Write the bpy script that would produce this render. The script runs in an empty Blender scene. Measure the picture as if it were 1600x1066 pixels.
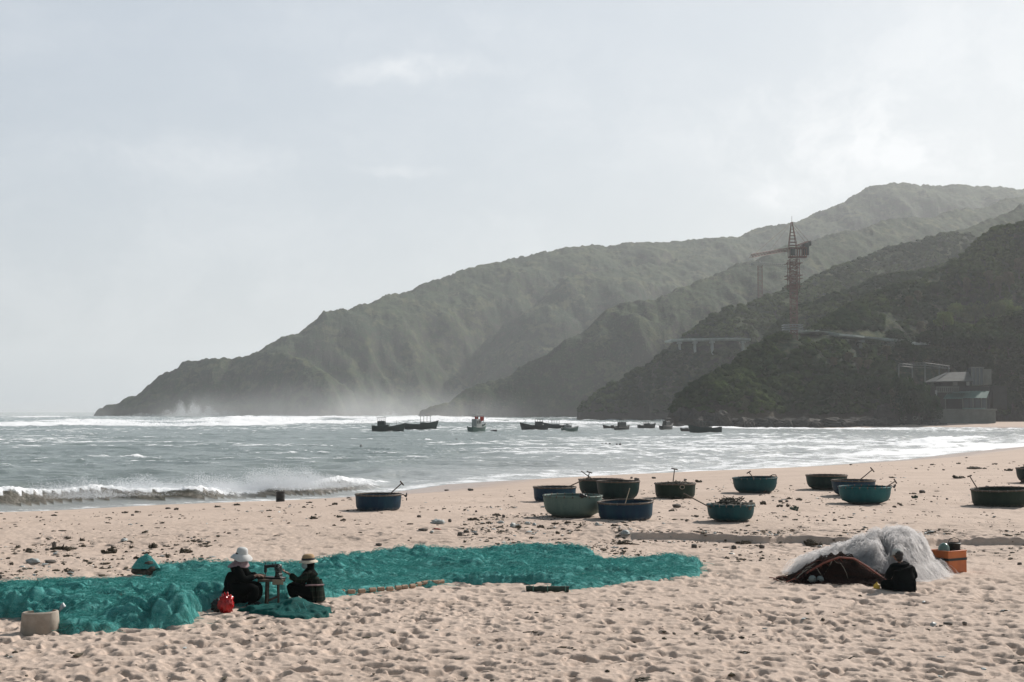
import bpy, bmesh, math, random
import numpy as np
from mathutils import Vector, Matrix, Euler
random.seed(7)
R = math.radians
SC = bpy.context.scene
COL = SC.collection

# ------------------------------------------------------------------ camera
H = 3.55                       # eye above the trodden sand
F = 2222.0                     # focal length in photograph pixels (1600 wide)
PITCH = math.atan(110 / F)
cam_d = bpy.data.cameras.new('camera')
cam = bpy.data.objects.new('camera', cam_d)
COL.objects.link(cam)
cam.location = (0, 0, H)
cam.rotation_euler = (R(90) + PITCH, 0, 0)
cam_d.sensor_width = 36.0
cam_d.lens = 36.0 * F / 1600.0
cam_d.clip_start = 0.5
cam_d.clip_end = 30000
SC.camera = cam

# ------------------------------------------------------------------ sun, sky, exposure
SUN_AZ, SUN_EL = 46.0, 37.0     # degrees right of the view, above the horizon
sun_d = bpy.data.lights.new('sun', 'SUN')
sun_d.energy = 5.0
sun_d.angle = R(0.6)
sun_d.color = (1.0, 0.93, 0.86)
sun = bpy.data.objects.new('sun', sun_d)
COL.objects.link(sun)
sdir = Vector((math.sin(R(SUN_AZ)) * math.cos(R(SUN_EL)), math.cos(R(SUN_AZ)) * math.cos(R(SUN_EL)), math.sin(R(SUN_EL))))
sun.rotation_euler = sdir.to_track_quat('Z', 'Y').to_euler()
SC.view_settings.view_transform = 'Standard'
SC.view_settings.look = 'None'
SC.view_settings.exposure = 0.12
SC.view_settings.gamma = 1.0
SC.view_settings.use_curve_mapping = False
SC.render.film_transparent = False
SC.cycles.max_bounces = 6
SC.cycles.transparent_max_bounces = 12
SC.cycles.volume_bounces = 1
SC.cycles.use_denoising = True

class NT:
    """small node-tree writer"""
    def __init__(s, tree):
        s.t = tree; tree.nodes.clear()
    def n(s, kind, **kw):
        nd = s.t.nodes.new(kind)
        ins = kw.pop('ins', {})
        for k, v in kw.items(): setattr(nd, k, v)
        for k, v in ins.items():
            if isinstance(v, bpy.types.NodeSocket): s.t.links.new(v, nd.inputs[k])
            else: nd.inputs[k].default_value = v
        return nd
    def l(s, a, b): s.t.links.new(a, b)
    def math(s, op, a, b=None, c=None, clamp=False):
        nd = s.t.nodes.new('ShaderNodeMath'); nd.operation = op; nd.use_clamp = clamp
        for i, v in enumerate((a, b, c)):
            if v is None: continue
            if isinstance(v, bpy.types.NodeSocket): s.t.links.new(v, nd.inputs[i])
            else: nd.inputs[i].default_value = v
        return nd.outputs[0]
    def mix(s, fac, a, b):
        nd = s.t.nodes.new('ShaderNodeMix'); nd.data_type = 'RGBA'
        for i, v in ((0, fac), (6, a), (7, b)):
            if isinstance(v, bpy.types.NodeSocket): s.t.links.new(v, nd.inputs[i])
            else: nd.inputs[i].default_value = v if i == 0 else (v[0], v[1], v[2], 1)
        return nd.outputs[2]
    def ramp(s, fac, lo, hi, a=0.0, b=1.0, smooth=True):
        nd = s.t.nodes.new('ShaderNodeMapRange')
        if smooth: nd.interpolation_type = 'SMOOTHSTEP'
        s.t.links.new(fac, nd.inputs[0])
        for i, v in ((1, lo), (2, hi), (3, a), (4, b)): nd.inputs[i].default_value = v
        return nd.outputs[0]
    def noise(s, scale, detail=4, rough=0.55, vec=None, dist=0.0, out=0):
        nd = s.t.nodes.new('ShaderNodeTexNoise')
        nd.inputs['Scale'].default_value = scale; nd.inputs['Detail'].default_value = detail
        nd.inputs['Roughness'].default_value = rough; nd.inputs['Distortion'].default_value = dist
        if vec is not None: s.t.links.new(vec, nd.inputs['Vector'])
        return nd.outputs[out]

def build_world():
    w = bpy.data.worlds.new('World'); SC.world = w; w.use_nodes = True
    g = NT(w.node_tree)
    sky = g.n('ShaderNodeTexSky', sky_type='NISHITA', sun_disc=False)
    sky.sun_elevation = R(SUN_EL); sky.sun_rotation = R(SUN_AZ)
    sky.air_density = 1.2; sky.dust_density = 3.0; sky.ozone_density = 1.0
    tc = g.n('ShaderNodeTexCoord')
    d = tc.outputs['Generated']
    sp = g.n('ShaderNodeSeparateXYZ', ins={0: d})
    az = g.math('ARCTAN2', sp.outputs[0], sp.outputs[1])
    el = g.math('ARCSINE', sp.outputs[2])
    ae = g.n('ShaderNodeCombineXYZ', ins={0: az, 1: el, 2: 0.0}).outputs[0]
    nz = g.noise(9.0, 6, 0.6, ae, out=1)
    off = g.n('ShaderNodeVectorMath', operation='SUBTRACT', ins={0: nz, 1: (.5, .5, .5)}).outputs[0]
    off = g.n('ShaderNodeVectorMath', operation='MULTIPLY', ins={0: off, 1: (0.10, 0.045, 0)}).outputs[0]
    aew = g.n('ShaderNodeVectorMath', operation='ADD', ins={0: ae, 1: off}).outputs[0]
    # thin high cloud everywhere, streaked along the horizon
    st = g.n('ShaderNodeMapping', ins={0: aew, 3: (1.0, 3.2, 1.0)}).outputs[0]
    veil = g.noise(2.3, 7, 0.62, st)
    veil = g.ramp(veil, 0.36, 0.72)
    total = g.math('MULTIPLY', veil, 0.26)
    # named cloud patches: centre (photo px), half sizes, strength
    for (cx, cy, hx, hy, k) in ((650, 108, 150, 24, .42), (600, 268, 110, 11, .22), (1330, 225, 320, 120, .60), (1250, 312, 130, 36, .45), (1500, 250, 200, 60, .4), (1560, 90, 420, 110, .35),
                                (330, 262, 240, 50, .20), (420, 420, 560, 120, .14)):
        a0 = math.atan((cx - 800) / F); e0 = math.atan((643 - cy) / F)
        v = g.n('ShaderNodeVectorMath', operation='SUBTRACT', ins={0: aew, 1: (a0, e0, 0)}).outputs[0]
        v = g.n('ShaderNodeVectorMath', operation='MULTIPLY', ins={0: v, 1: (F / hx, F / hy, 0)}).outputs[0]
        ln = g.n('ShaderNodeVectorMath', operation='LENGTH', ins={0: v}).outputs['Value']
        m = g.ramp(ln, 1.15, 0.15, 0.0, k)
        total = g.math('ADD', total, m)
    puff = g.ramp(g.noise(13.0, 8, 0.62, aew), 0.38, 0.62, 0.35, 1.2)
    total = g.math('MULTIPLY', total, puff, clamp=True)
    base = g.n('ShaderNodeVectorMath', operation='MULTIPLY', ins={0: sky.outputs[0], 1: (SKY_K, SKY_K, SKY_K)}).outputs[0]
    # pale grey air veil that greys the blue
    rt = g.ramp(az, -0.45, 0.5)
    veilc = g.mix(rt, VEIL_L, VEIL_R)
    c = g.mix(0.8, base, veilc)
    c = g.mix(total, c, CLOUD_C)
    # the sky above the view is darkened to cut ambient fill and deepen shadows
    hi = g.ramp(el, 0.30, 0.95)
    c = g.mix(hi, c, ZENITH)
    # and dulled on the side away from the sun, again to lower the fill
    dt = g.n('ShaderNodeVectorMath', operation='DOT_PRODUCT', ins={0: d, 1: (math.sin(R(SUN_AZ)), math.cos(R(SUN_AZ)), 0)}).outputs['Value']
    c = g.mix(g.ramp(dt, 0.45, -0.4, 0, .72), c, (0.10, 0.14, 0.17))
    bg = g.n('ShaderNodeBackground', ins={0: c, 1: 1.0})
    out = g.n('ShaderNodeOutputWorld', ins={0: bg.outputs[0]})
SKY_K = 0.10
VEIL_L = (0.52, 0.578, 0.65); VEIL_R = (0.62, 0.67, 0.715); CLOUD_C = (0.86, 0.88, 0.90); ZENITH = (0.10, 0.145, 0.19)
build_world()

# ------------------------------------------------------------------ pixel <-> world helpers
def ray(px, py):
    a = (px - 800) / F; b = (533 - py) / F
    c, s = math.cos(PITCH), math.sin(PITCH)
    return Vector((a, c - b * s, s + b * c))
def at_z(px, py, z):
    d = ray(px, py); t = (z - H) / d.z
    return Vector((0, 0, H)) + d * t
def at_y(px, py, Y):
    d = ray(px, py); return Vector((0, 0, H)) + d * (Y / d.y)

# ------------------------------------------------------------------ numpy noise
def _h(ix, iy, seed):
    h = (ix.astype(np.int64) * 374761393 + iy.astype(np.int64) * 668265263 + seed * 974634777) & 0x7fffffff
    h = ((h ^ (h >> 13)) * 1274126177) & 0x7fffffff
    h = (h ^ (h >> 16)) & 0xffff
    return h.astype(np.float64) / 65535.0
def vn(x, y, seed=0):
    """gradient noise about -1..1"""
    ix = np.floor(x); iy = np.floor(y); fx = x - ix; fy = y - iy
    u = fx * fx * fx * (fx * (fx * 6 - 15) + 10); v = fy * fy * fy * (fy * (fy * 6 - 15) + 10)
    def g(dx, dy):
        a = _h(ix + dx, iy + dy, seed) * 2 * np.pi
        return np.cos(a) * (fx - dx) + np.sin(a) * (fy - dy)
    n0 = g(0, 0) * (1 - u) + g(1, 0) * u
    n1 = g(0, 1) * (1 - u) + g(1, 1) * u
    return (n0 * (1 - v) + n1 * v) * 1.5
def fbm(x, y, seed=0, oct=4, gain=0.5, lac=2.03):
    s = 0; a = 1.0
    for o in range(oct):
        s = s + a * vn(x, y, seed + o * 17); a *= gain; x = x * lac + 3.7; y = y * lac - 1.3
    return s
def billow(x, y, seed=0, oct=4, gain=0.5):
    s = 0; a = 1.0; t = 0
    for o in range(oct):
        s = s + a * np.abs(vn(x, y, seed + o * 17)); t += a; a *= gain; x = x * 2.03 + 3.7; y = y * 2.03 - 1.3
    return s / t
def sstep(a, b, x):
    t = np.clip((x - a) / (b - a), 0, 1); return t * t * (3 - 2 * t)

def poly_dist(X, Y, pts):
    """distance to a polyline, with the parameter (segment index + t) of the nearest point"""
    best = np.full(X.shape, 1e18); par = np.zeros(X.shape)
    for i in range(len(pts) - 1):
        ax, ay = pts[i][0], pts[i][1]; bx, by = pts[i + 1][0], pts[i + 1][1]
        dx, dy = bx - ax, by - ay; L = dx * dx + dy * dy + 1e-12
        t = np.clip(((X - ax) * dx + (Y - ay) * dy) / L, 0, 1)
        q = (X - ax - t * dx) ** 2 + (Y - ay - t * dy) ** 2
        m = q < best; best = np.where(m, q, best); par = np.where(m, i + t, par)
    return np.sqrt(best), par
def in_poly(X, Y, pts):
    r = np.zeros(X.shape, bool); n = len(pts); j = n - 1
    for i in range(n):
        xi, yi = pts[i][0], pts[i][1]; xj, yj = pts[j][0], pts[j][1]
        c = ((yi > Y) != (yj > Y)) & (X < (xj - xi) * (Y - yi) / (yj - yi + 1e-12) + xi)
        r ^= c; j = i
    return r

# ------------------------------------------------------------------ objects
def tag(o, label=None, cat=None, group=None, kind=None):
    if label: o['label'] = label
    if cat: o['category'] = cat
    if group: o['group'] = group
    if kind: o['kind'] = kind
    return o
def empty(name, loc=(0, 0, 0), rz=0.0, label=None, cat=None, group=None):
    o = bpy.data.objects.new(name, None); COL.objects.link(o)
    o.location = loc; o.rotation_euler = (0, 0, rz); o.empty_display_size = 0.2
    return tag(o, label, cat, group)
def np_mesh(name, V, Fq, mat=None, smooth=True, parent=None, attrs=None):
    """mesh from numpy arrays: V (n,3), Fq (m,3|4)"""
    V = np.ascontiguousarray(V, dtype=np.float32); Fq = np.ascontiguousarray(Fq, dtype=np.int32)
    me = bpy.data.meshes.new(name)
    k = Fq.shape[1]
    me.vertices.add(len(V)); me.vertices.foreach_set('co', V.ravel())
    me.loops.add(Fq.size); me.loops.foreach_set('vertex_index', Fq.ravel())
    me.polygons.add(len(Fq)); me.polygons.foreach_set('loop_start', np.arange(0, Fq.size, k, dtype=np.int32))
    me.update(calc_edges=True)
    me.polygons.foreach_set('use_smooth', np.full(len(Fq), smooth))
    if attrs:
        for an, av in attrs.items():
            a = me.attributes.new(an, 'FLOAT', 'POINT'); a.data.foreach_set('value', np.asarray(av, dtype=np.float32).ravel())
    if mat: me.materials.append(mat)
    o = bpy.data.objects.new(name, me); COL.objects.link(o)
    if parent: o.parent = parent
    return o
def grid_faces(nr, nc, keep=None):
    i = np.arange(nr - 1)[:, None] * nc + np.arange(nc - 1)[None, :]
    q = np.stack([i, i + 1, i + nc + 1, i + nc], -1).reshape(-1, 4)
    if keep is not None: q = q[keep.ravel()]
    return q
def compact(V, Fq, attrs=None):
    used = np.zeros(len(V), bool); used[Fq.ravel()] = True
    idx = np.cumsum(used) - 1
    at = {k: v.ravel()[used] for k, v in attrs.items()} if attrs else None
    return V[used], idx[Fq], at

class MB:
    """collects simple solids and links them as ONE mesh object"""
    def __init__(s): s.v = []; s.f = []; s.mi = []
    def add(s, vs, fs, mi=0):
        b = len(s.v); s.v += [tuple(v) for v in vs]; s.f += [tuple(b + i for i in f) for f in fs]; s.mi += [mi] * len(fs); return s
    def box(s, c, size, rz=0.0, rot=None, ch=0.0, mi=0):
        """box with chamfered vertical and top edges; c is its centre"""
        hx, hy, hz = size[0] / 2, size[1] / 2, size[2] / 2
        M = rot if rot is not None else Matrix.Rotation(rz, 3, 'Z')
        ch = min(ch, hx * .45, hy * .45, hz * .45)
        if ch <= 0:
            vs = [(x, y, z) for z in (-hz, hz) for (x, y) in ((-hx, -hy), (hx, -hy), (hx, hy), (-hx, hy))]
            fs = [(3, 2, 1, 0), (4, 5, 6, 7)] + [(i, (i + 1) % 4, 4 + (i + 1) % 4, 4 + i) for i in range(4)]
        else:
            def ring(x, y, z, k): return [(-x + k, -y, z), (x - k, -y, z), (x, -y + k, z), (x, y - k, z), (x - k, y, z), (-x + k, y, z), (-x, y - k, z), (-x, -y + k, z)]
            vs = ring(hx - ch, hy - ch, -hz, ch * .5) + ring(hx, hy, -hz + ch, ch) + ring(hx, hy, hz - ch, ch) + ring(hx - ch, hy - ch, hz, ch * .5)
            fs = [tuple(range(7, -1, -1)), tuple(range(24, 32))]
            for k in range(3):
                for i in range(8): fs.append((k * 8 + i, k * 8 + (i + 1) % 8, k * 8 + 8 + (i + 1) % 8, k * 8 + 8 + i))
        return s.add([Vector(c) + M @ Vector(v) for v in vs], fs, mi)
    def rings(s, rs, cap=True, mi=0):
        n = len(rs[0]); vs = [v for r in rs for v in r]; fs = []
        for k in range(len(rs) - 1):
            for i in range(n): fs.append((k * n + i, k * n + (i + 1) % n, (k + 1) * n + (i + 1) % n, (k + 1) * n + i))
        if cap: fs += [tuple(range(n - 1, -1, -1)), tuple((len(rs) - 1) * n + i for i in range(n))]
        return s.add(vs, fs, mi)
    def tube(s, pts, rad, n=6, cap=True, mi=0):
        pts = [Vector(p) for p in pts]
        rad = rad if isinstance(rad, (list, tuple)) else [rad] * len(pts)
        rs = []; ref = None
        for i, p in enumerate(pts):
            a = pts[max(i - 1, 0)]; b = pts[min(i + 1, len(pts) - 1)]
            t = (b - a); t = t.normalized() if t.length > 1e-9 else Vector((0, 0, 1))
            if ref is None: ref = Vector((0, 0, 1)) if abs(t.z) < .9 else Vector((1, 0, 0))
            u = ref - t * ref.dot(t)
            u = u.normalized() if u.length > 1e-6 else t.orthogonal().normalized()
            ref = u; w = t.cross(u)
            rs.append([p + (u * math.cos(2 * math.pi * k / n) + w * math.sin(2 * math.pi * k / n)) * rad[i] for k in range(n)])
        return s.rings(rs, cap, mi)
    def lathe(s, prof, c=(0, 0, 0), n=32, sx=1, sy=1, mi=0, wob=None, cap=False):
        rs = []
        for (r, z) in prof:
            rs.append([(c[0] + r * sx * math.cos(2 * math.pi * k / n) * (wob(2 * math.pi * k / n) if wob else 1),
                        c[1] + r * sy * math.sin(2 * math.pi * k / n) * (wob(2 * math.pi * k / n) if wob else 1), c[2] + z) for k in range(n)])
        return s.rings(rs, cap, mi)
    def blob(s, c, rad, n=8, m=5, jit=0.0, rot=None, mi=0):
        M = rot or Matrix.Identity(3); rs = []
        for j in range(1, m):
            th = math.pi * j / m
            rs.append([Vector(c) + M @ Vector((rad[0] * math.sin(th) * math.cos(2 * math.pi * k / n) * (1 + random.uniform(-jit, jit)),
                                               rad[1] * math.sin(th) * math.sin(2 * math.pi * k / n) * (1 + random.uniform(-jit, jit)),
                                               -rad[2] * math.cos(th) * (1 + random.uniform(-jit, jit)))) for k in range(n)])
        b = len(s.v); s.rings(rs, False, mi)
        s.v += [tuple(Vector(c) + M @ Vector((0, 0, -rad[2]))), tuple(Vector(c) + M @ Vector((0, 0, rad[2])))]
        lo, hi = len(s.v) - 2, len(s.v) - 1; last = b + (m - 2) * n
        for k in range(n):
            s.f.append((lo, b + (k + 1) % n, b + k)); s.f.append((hi, last + k, last + (k + 1) % n)); s.mi += [mi, mi]
        return s
    def build(s, name, mats, parent=None, smooth=True, loc=None, angle=40):
        me = bpy.data.meshes.new(name); me.from_pydata(s.v, [], s.f)
        mats = mats if isinstance(mats, (list, tuple)) else [mats]
        for m in mats: me.materials.append(m)
        me.polygons.foreach_set('material_index', s.mi)
        bm = bmesh.new(); bm.from_mesh(me); bmesh.ops.recalc_face_normals(bm, faces=bm.faces)
        if smooth:
            lim = R(angle)
            for f in bm.faces: f.smooth = True
            for e in bm.edges:
                if len(e.link_faces) == 2 and e.calc_face_angle(0) > lim: e.smooth = False
        bm.to_mesh(me); bm.free(); me.update()
        o = bpy.data.objects.new(name, me); COL.objects.link(o)
        if parent: o.parent = parent
        if loc: o.location = loc
        return o
def copy_tree(o, parent=None):
    c = o.copy(); COL.objects.link(c); c.parent = parent
    for ch in list(o.children): copy_tree(ch, c)
    return c

ORD = 'first second third fourth fifth sixth seventh eighth ninth tenth eleventh twelfth thirteenth fourteenth fifteenth sixteenth seventeenth eighteenth nineteenth twentieth twenty-first twenty-second twenty-third twenty-fourth'.split()
# ------------------------------------------------------------------ materials
MAT = {}
def mat(name, col, rough=0.7, var=0.0, scale=8.0, col2=None, metal=0.0, bump=0.0, bscale=40.0, spec=0.5, transl=0.0, two=None, streak=False):
    m = bpy.data.materials.new(name); m.use_nodes = True; g = NT(m.node_tree)
    tc = g.n('ShaderNodeTexCoord').outputs['Object']
    if streak: tc2 = g.n('ShaderNodeMapping', ins={0: tc, 3: (1, 1, 0.15)}).outputs[0]
    else: tc2 = tc
    c2 = col2 or tuple(min(1, x * (1 - var)) for x in col)
    nz = g.ramp(g.noise(scale, 6, 0.62, tc2), 0.32, 0.68)
    c = g.mix(nz, col, c2)
    b = g.n('ShaderNodeBsdfPrincipled', ins={'Base Color': c, 'Roughness': rough, 'Metallic': metal, 'Specular IOR Level': spec})
    if bump > 0:
        bp = g.n('ShaderNodeBump', ins={'Height': g.noise(bscale, 5, 0.6, tc), 'Strength': 0.8, 'Distance': bump}); g.l(bp.outputs[0], b.inputs['Normal'])
    sh = b.outputs[0]
    if transl > 0:
        t = g.n('ShaderNodeBsdfTranslucent', ins={0: c}); mx = g.n('ShaderNodeMixShader', ins={0: transl, 1: sh, 2: t.outputs[0]}); sh = mx.outputs[0]
    g.n('ShaderNodeOutputMaterial', ins={0: sh})
    MAT[name] = m
    return m
# ================================================================== THE SETTING
SEA = -1.45
# the waterline, read from the photograph onto the sea plane, then round the bay
WL = [(-400, 20), (-120, 50), (-60, 62)]
for p in ((0, 803), (60, 800), (120, 796), (200, 792), (300, 789), (370, 787), (440, 783), (500, 779), (560, 776), (640, 766), (700, 757), (780, 752), (880, 748), (1000, 743), (1100, 738), (1200, 733), (1300, 727), (1420, 718), (1500, 708), (1600, 697)):
    q = at_z(p[0], p[1], SEA); WL.append((q.x, q.y))
WL += [(112, 262), (150, 320), (166, 370), (162, 402), (148, 415), (120, 419), (98, 424), (70, 436), (90, 470), (300, 560)]
SEA_POLY = WL + [(3000, 900), (3000, 9000), (-4000, 9000), (-4000, 20)]
SCARP = [(-200, 34)] + [(at_z(p[0], p[1], 0).x, at_z(p[0], p[1], 0).y) for p in ((700, 843), (900, 841), (985, 842), (1040, 844), (1130, 846), (1190, 848), (1260, 847), (1330, 850), (1420, 852), (1500, 851), (1600, 853), (1800, 855))]

def shore(X, Y):
    d, _ = poly_dist(X, Y, WL)
    return np.where(in_poly(X, Y, SEA_POLY), -d, d)
def ground(X, Y):
    """sand height without the footprints"""
    s = shore(X, Y)
    w = 30.0
    t = np.clip(s / w, -0.6, 1.0)
    z = SEA + (0.2 - SEA) * np.where(t > 0, 1 - (1 - t) ** 1.45, t * 1.3)
    # little scarp: everything this side of it is 0.2 m lower
    sx = np.array([p[0] for p in SCARP]); sy = np.array([p[1] for p in SCARP])
    ys = np.interp(X, sx, sy) + 0.5 * vn(X * 0.35, X * 0 + 3.3, 5) + 0.16 * vn(X * 1.3, Y * 1.3, 9)
    wd = 0.11 + 6.0 * sstep(3.6, 1.2, X * 1.0)
    k = sstep(-0.5, 0.5, (Y - ys) / wd)
    z = np.where(Y < 80, z - 0.2 * (1 - k), z)
    z = z + 0.05 * fbm(X * 0.12, Y * 0.12, 3, 2) * np.clip(s / 10, 0, 1)
    return z
def gz(x, y): return float(ground(np.array([x]), np.array([y]))[0])
def place(px, py):
    """where the ray through a pixel meets the sand"""
    d = ray(px, py); T = np.geomspace(12, 420, 1400)
    X = d.x * T; Y = d.y * T; Z = H + d.z * T
    h = Z - ground(X, Y)
    k = int(np.argmax(h < 0))
    if k == 0: return at_z(px, py, 0)
    a, b = h[k - 1], -h[k]; t = T[k - 1] + (T[k] - T[k - 1]) * a / (a + b)
    return Vector((d.x * t, d.y * t, H + d.z * t))

def sand_material():
    m = bpy.data.materials.new('sand'); m.use_nodes = True; g = NT(m.node_tree)
    geo = g.n('ShaderNodeNewGeometry'); P = geo.outputs['Position']
    z = g.n('ShaderNodeSeparateXYZ', ins={0: P}).outputs[2]
    n1 = g.noise(0.35, 5, 0.6, P); n2 = g.noise(5.0, 6, 0.7, P); n3 = g.noise(60.0, 3, 0.7, P)
    c = g.mix(g.ramp(n1, 0.3, 0.7), SAND_A, SAND_B)
    c = g.mix(g.ramp(n2, 0.50, 0.78, 0, .5), c, SAND_C)
    c = g.mix(g.ramp(n3, 0.60, 0.80, 0, .45), c, (0.17, 0.13, 0.10))
    wet = g.ramp(g.math('ADD', z, g.math('MULTIPLY', g.math('SUBTRACT', n1, .5), .5)), -1.18, -0.75, 1, 0)
    c = g.mix(g.math('MULTIPLY', wet, .42), c, (0.30, 0.235, 0.21))
    rough = g.ramp(wet, 0, 1, .95, .35)
    b = g.n('ShaderNodeBsdfPrincipled', ins={'Base Color': c, 'Roughness': rough, 'Specular IOR Level': 0.25})
    bp = g.n('ShaderNodeBump', ins={'Height': g.math('ADD', n3, g.math('MULTIPLY', n2, 2.0)), 'Strength': 0.5, 'Distance': 0.02})
    g.l(bp.outputs[0], b.inputs['Normal'])
    g.n('ShaderNodeOutputMaterial', ins={0: b.outputs[0]})
    return m
SAND_A = (0.535, 0.432, 0.362); SAND_B = (0.475, 0.380, 0.315); SAND_C = (0.34, 0.262, 0.21)

def build_beach():
    ang = np.concatenate([np.linspace(-62, -24, 60)[:-1], np.linspace(-24, 24, 1150), np.linspace(24, 62, 60)[1:]])
    a = np.radians(ang)
    rs = [4.0]
    while rs[-1] < 620:
        r = rs[-1]
        rs.append(r + max(0.026, min(0.000085 * r * r, 0.30 + max(0, r - 60) * 0.012)) * (.32 if 37.5 < r < 44.5 else 1) if r > 15.5 else r + 0.5)
    r = np.array(rs)
    RR, AA = np.meshgrid(r, a, indexing='ij')
    X = RR * np.sin(AA); Y = RR * np.cos(AA)
    Z = ground(X, Y)
    s = shore(X, Y)
    near = sstep(62, 34, Y)
    dry = np.clip(s / 14, 0, 1)
    # wind and foot worn sand
    Z += (0.018 * fbm(X * 2.3, Y * 2.3, 21, 4) + 0.010 * fbm(X * 9, Y * 9, 31, 2)) * near
    Z += 0.014 * fbm(X * 1.1, Y * 1.1, 41, 4) * dry
    rng = np.random.default_rng(4)
    def stamp(n, r0, r1, depth, rad, amax, seed, dens=None):
        rr = np.sqrt(rng.uniform(r0 * r0, r1 * r1, n)); aa = rng.uniform(-amax, amax, n)
        for k in range(n):
            cx, cy = rr[k] * math.sin(aa[k]), rr[k] * math.cos(aa[k])
            R0 = rad * rng.uniform(.65, 1.35); el = rng.uniform(1.0, 1.9); th = rng.uniform(0, math.pi); dp = depth * rng.uniform(.45, 1.3)
            if dens is not None and rng.random() > dens(cx, cy): continue
            ext = R0 * el * 2.3
            i0, i1 = np.searchsorted(r, rr[k] - ext), np.searchsorted(r, rr[k] + ext)
            j0, j1 = np.searchsorted(a, aa[k] - ext / rr[k]), np.searchsorted(a, aa[k] + ext / rr[k])
            if i1 <= i0 or j1 <= j0: continue
            dx = X[i0:i1, j0:j1] - cx; dy = Y[i0:i1, j0:j1] - cy
            u = (dx * math.cos(th) + dy * math.sin(th)) / (R0 * el); v = (-dx * math.sin(th) + dy * math.cos(th)) / R0
            q = u * u + v * v
            Z[i0:i1, j0:j1] += dp * (-np.exp(-q * q * q * .8) + 0.10 * np.exp(-((np.sqrt(q) - 1.5) / .5) ** 2))
    def dens(x, y):
        py = 643 + F * H / y
        return 1.0 if py > 930 else 0.55
    stamp(3300, 15, 32, 0.058, 0.092, R(24), 1, dens)
    stamp(2600, 15, 27, 0.032, 0.055, R(24), 2, dens)
    stamp(2600, 29, 42, 0.040, 0.12, R(24), 3, lambda x, y: 0.75 if x > 3.5 else 0.3)
    stamp(1500, 40, 64, 0.032, 0.20, R(24), 5, lambda x, y: 0.8 if x > -2 else 0.12)
    V = np.stack([X, Y, Z], -1).reshape(-1, 3)
    q = grid_faces(len(r), len(a))
    sf = s.reshape(-1)[q].max(1)
    q = q[sf > -30]
    V, q, _ = compact(V, q)
    q = q[:, ::-1]
    o = np_mesh('beach', V, q, sand_material()); tag(o, kind='structure')
build_beach()
_m = MAT_SAND = None

# ------------------------------------------------------------------ hills
def crest(lst):
    out = []
    for (px, py, d) in lst:
        p = at_y(px, py, d); out.append((p.x, p.y, p.z))
    return out
SPURS = [
 # far ridge that closes the bay
 (crest([(385, 556, 1640), (440, 528, 1660), (490, 511, 1680), (512, 488, 1700), (548, 480, 1740), (600, 464, 1800), (650, 447, 1860), (700, 431, 1920), (760, 412, 1980), (840, 396, 2050), (900, 385, 2100), (960, 381, 2150), (1040, 375, 2200), (1140, 369, 2250), (1200, 356, 2300), (1270, 338, 2350), (1330, 307, 2400), (1365, 291, 2420), (1420, 286, 2450), (1480, 289, 2480), (1540, 288, 2500), (1600, 295, 2520), (1750, 320, 2550)]), 0.72, 11),
 # low headland running out to the point
 (crest([(152, 650, 1520), (166, 636, 1500), (196, 620, 1490), (226, 598, 1480), (268, 577, 1480), (300, 565, 1480), (350, 558, 1480), (400, 553, 1470), (445, 552, 1450), (482, 560, 1430), (510, 580, 1400), (515, 605, 1380), (508, 646, 1340)]), 0.95, 12),
 # middle spur
 (crest([(668, 650, 1130), (700, 612, 1160), (740, 592, 1180), (790, 582, 1190), (830, 567, 1200), (880, 532, 1210), (930, 502, 1220), (960, 482, 1230), (1030, 461, 1260), (1155, 417, 1350), (1260, 378, 1500), (1400, 342, 1700), (1500, 330, 1850), (1600, 305, 1950), (1800, 290, 2000)]), 0.80, 13),
 # rib low on the far ridge's face
 (crest([(860, 470, 1800), (900, 430, 1850), (1000, 415, 1950), (1100, 395, 2050)]), 0.8, 18),
 # spur that carries the road
 (crest([(912, 656, 770), (926, 634, 776), (945, 612, 780), (986, 582, 790), (1020, 563, 790), (1048, 536, 785), (1075, 522, 790), (1110, 499, 800), (1189, 469, 850), (1260, 440, 900), (1363, 400, 1000), (1445, 371, 1050), (1540, 346, 1150), (1600, 319, 1200), (1800, 280, 1250)]), 0.80, 14),
 (crest([(1290, 470, 700), (1340, 452, 720), (1400, 430, 760), (1442, 424, 780), (1500, 405, 820)]), 0.6, 19),
 # near dark spur above the beach
 (crest([(1062, 668, 445), (1071, 640, 450), (1086, 601, 455), (1112, 591, 460), (1140, 577, 465), (1166, 570, 470), (1200, 544, 480), (1236, 524, 490), (1275, 520, 510), (1320, 490, 560), (1363, 464, 590), (1442, 430, 620), (1472, 415, 625), (1515, 402, 625), (1538, 392, 625), (1567, 356, 640), (1600, 349, 640), (1800, 320, 650)]), 0.80, 15),
 # wooded shoulder behind the house
 (crest([(1290, 600, 470), (1380, 560, 485), (1440, 535, 500), (1480, 512, 505), (1600, 495, 510), (1800, 480, 515)]), 0.62, 16),
]
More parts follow.
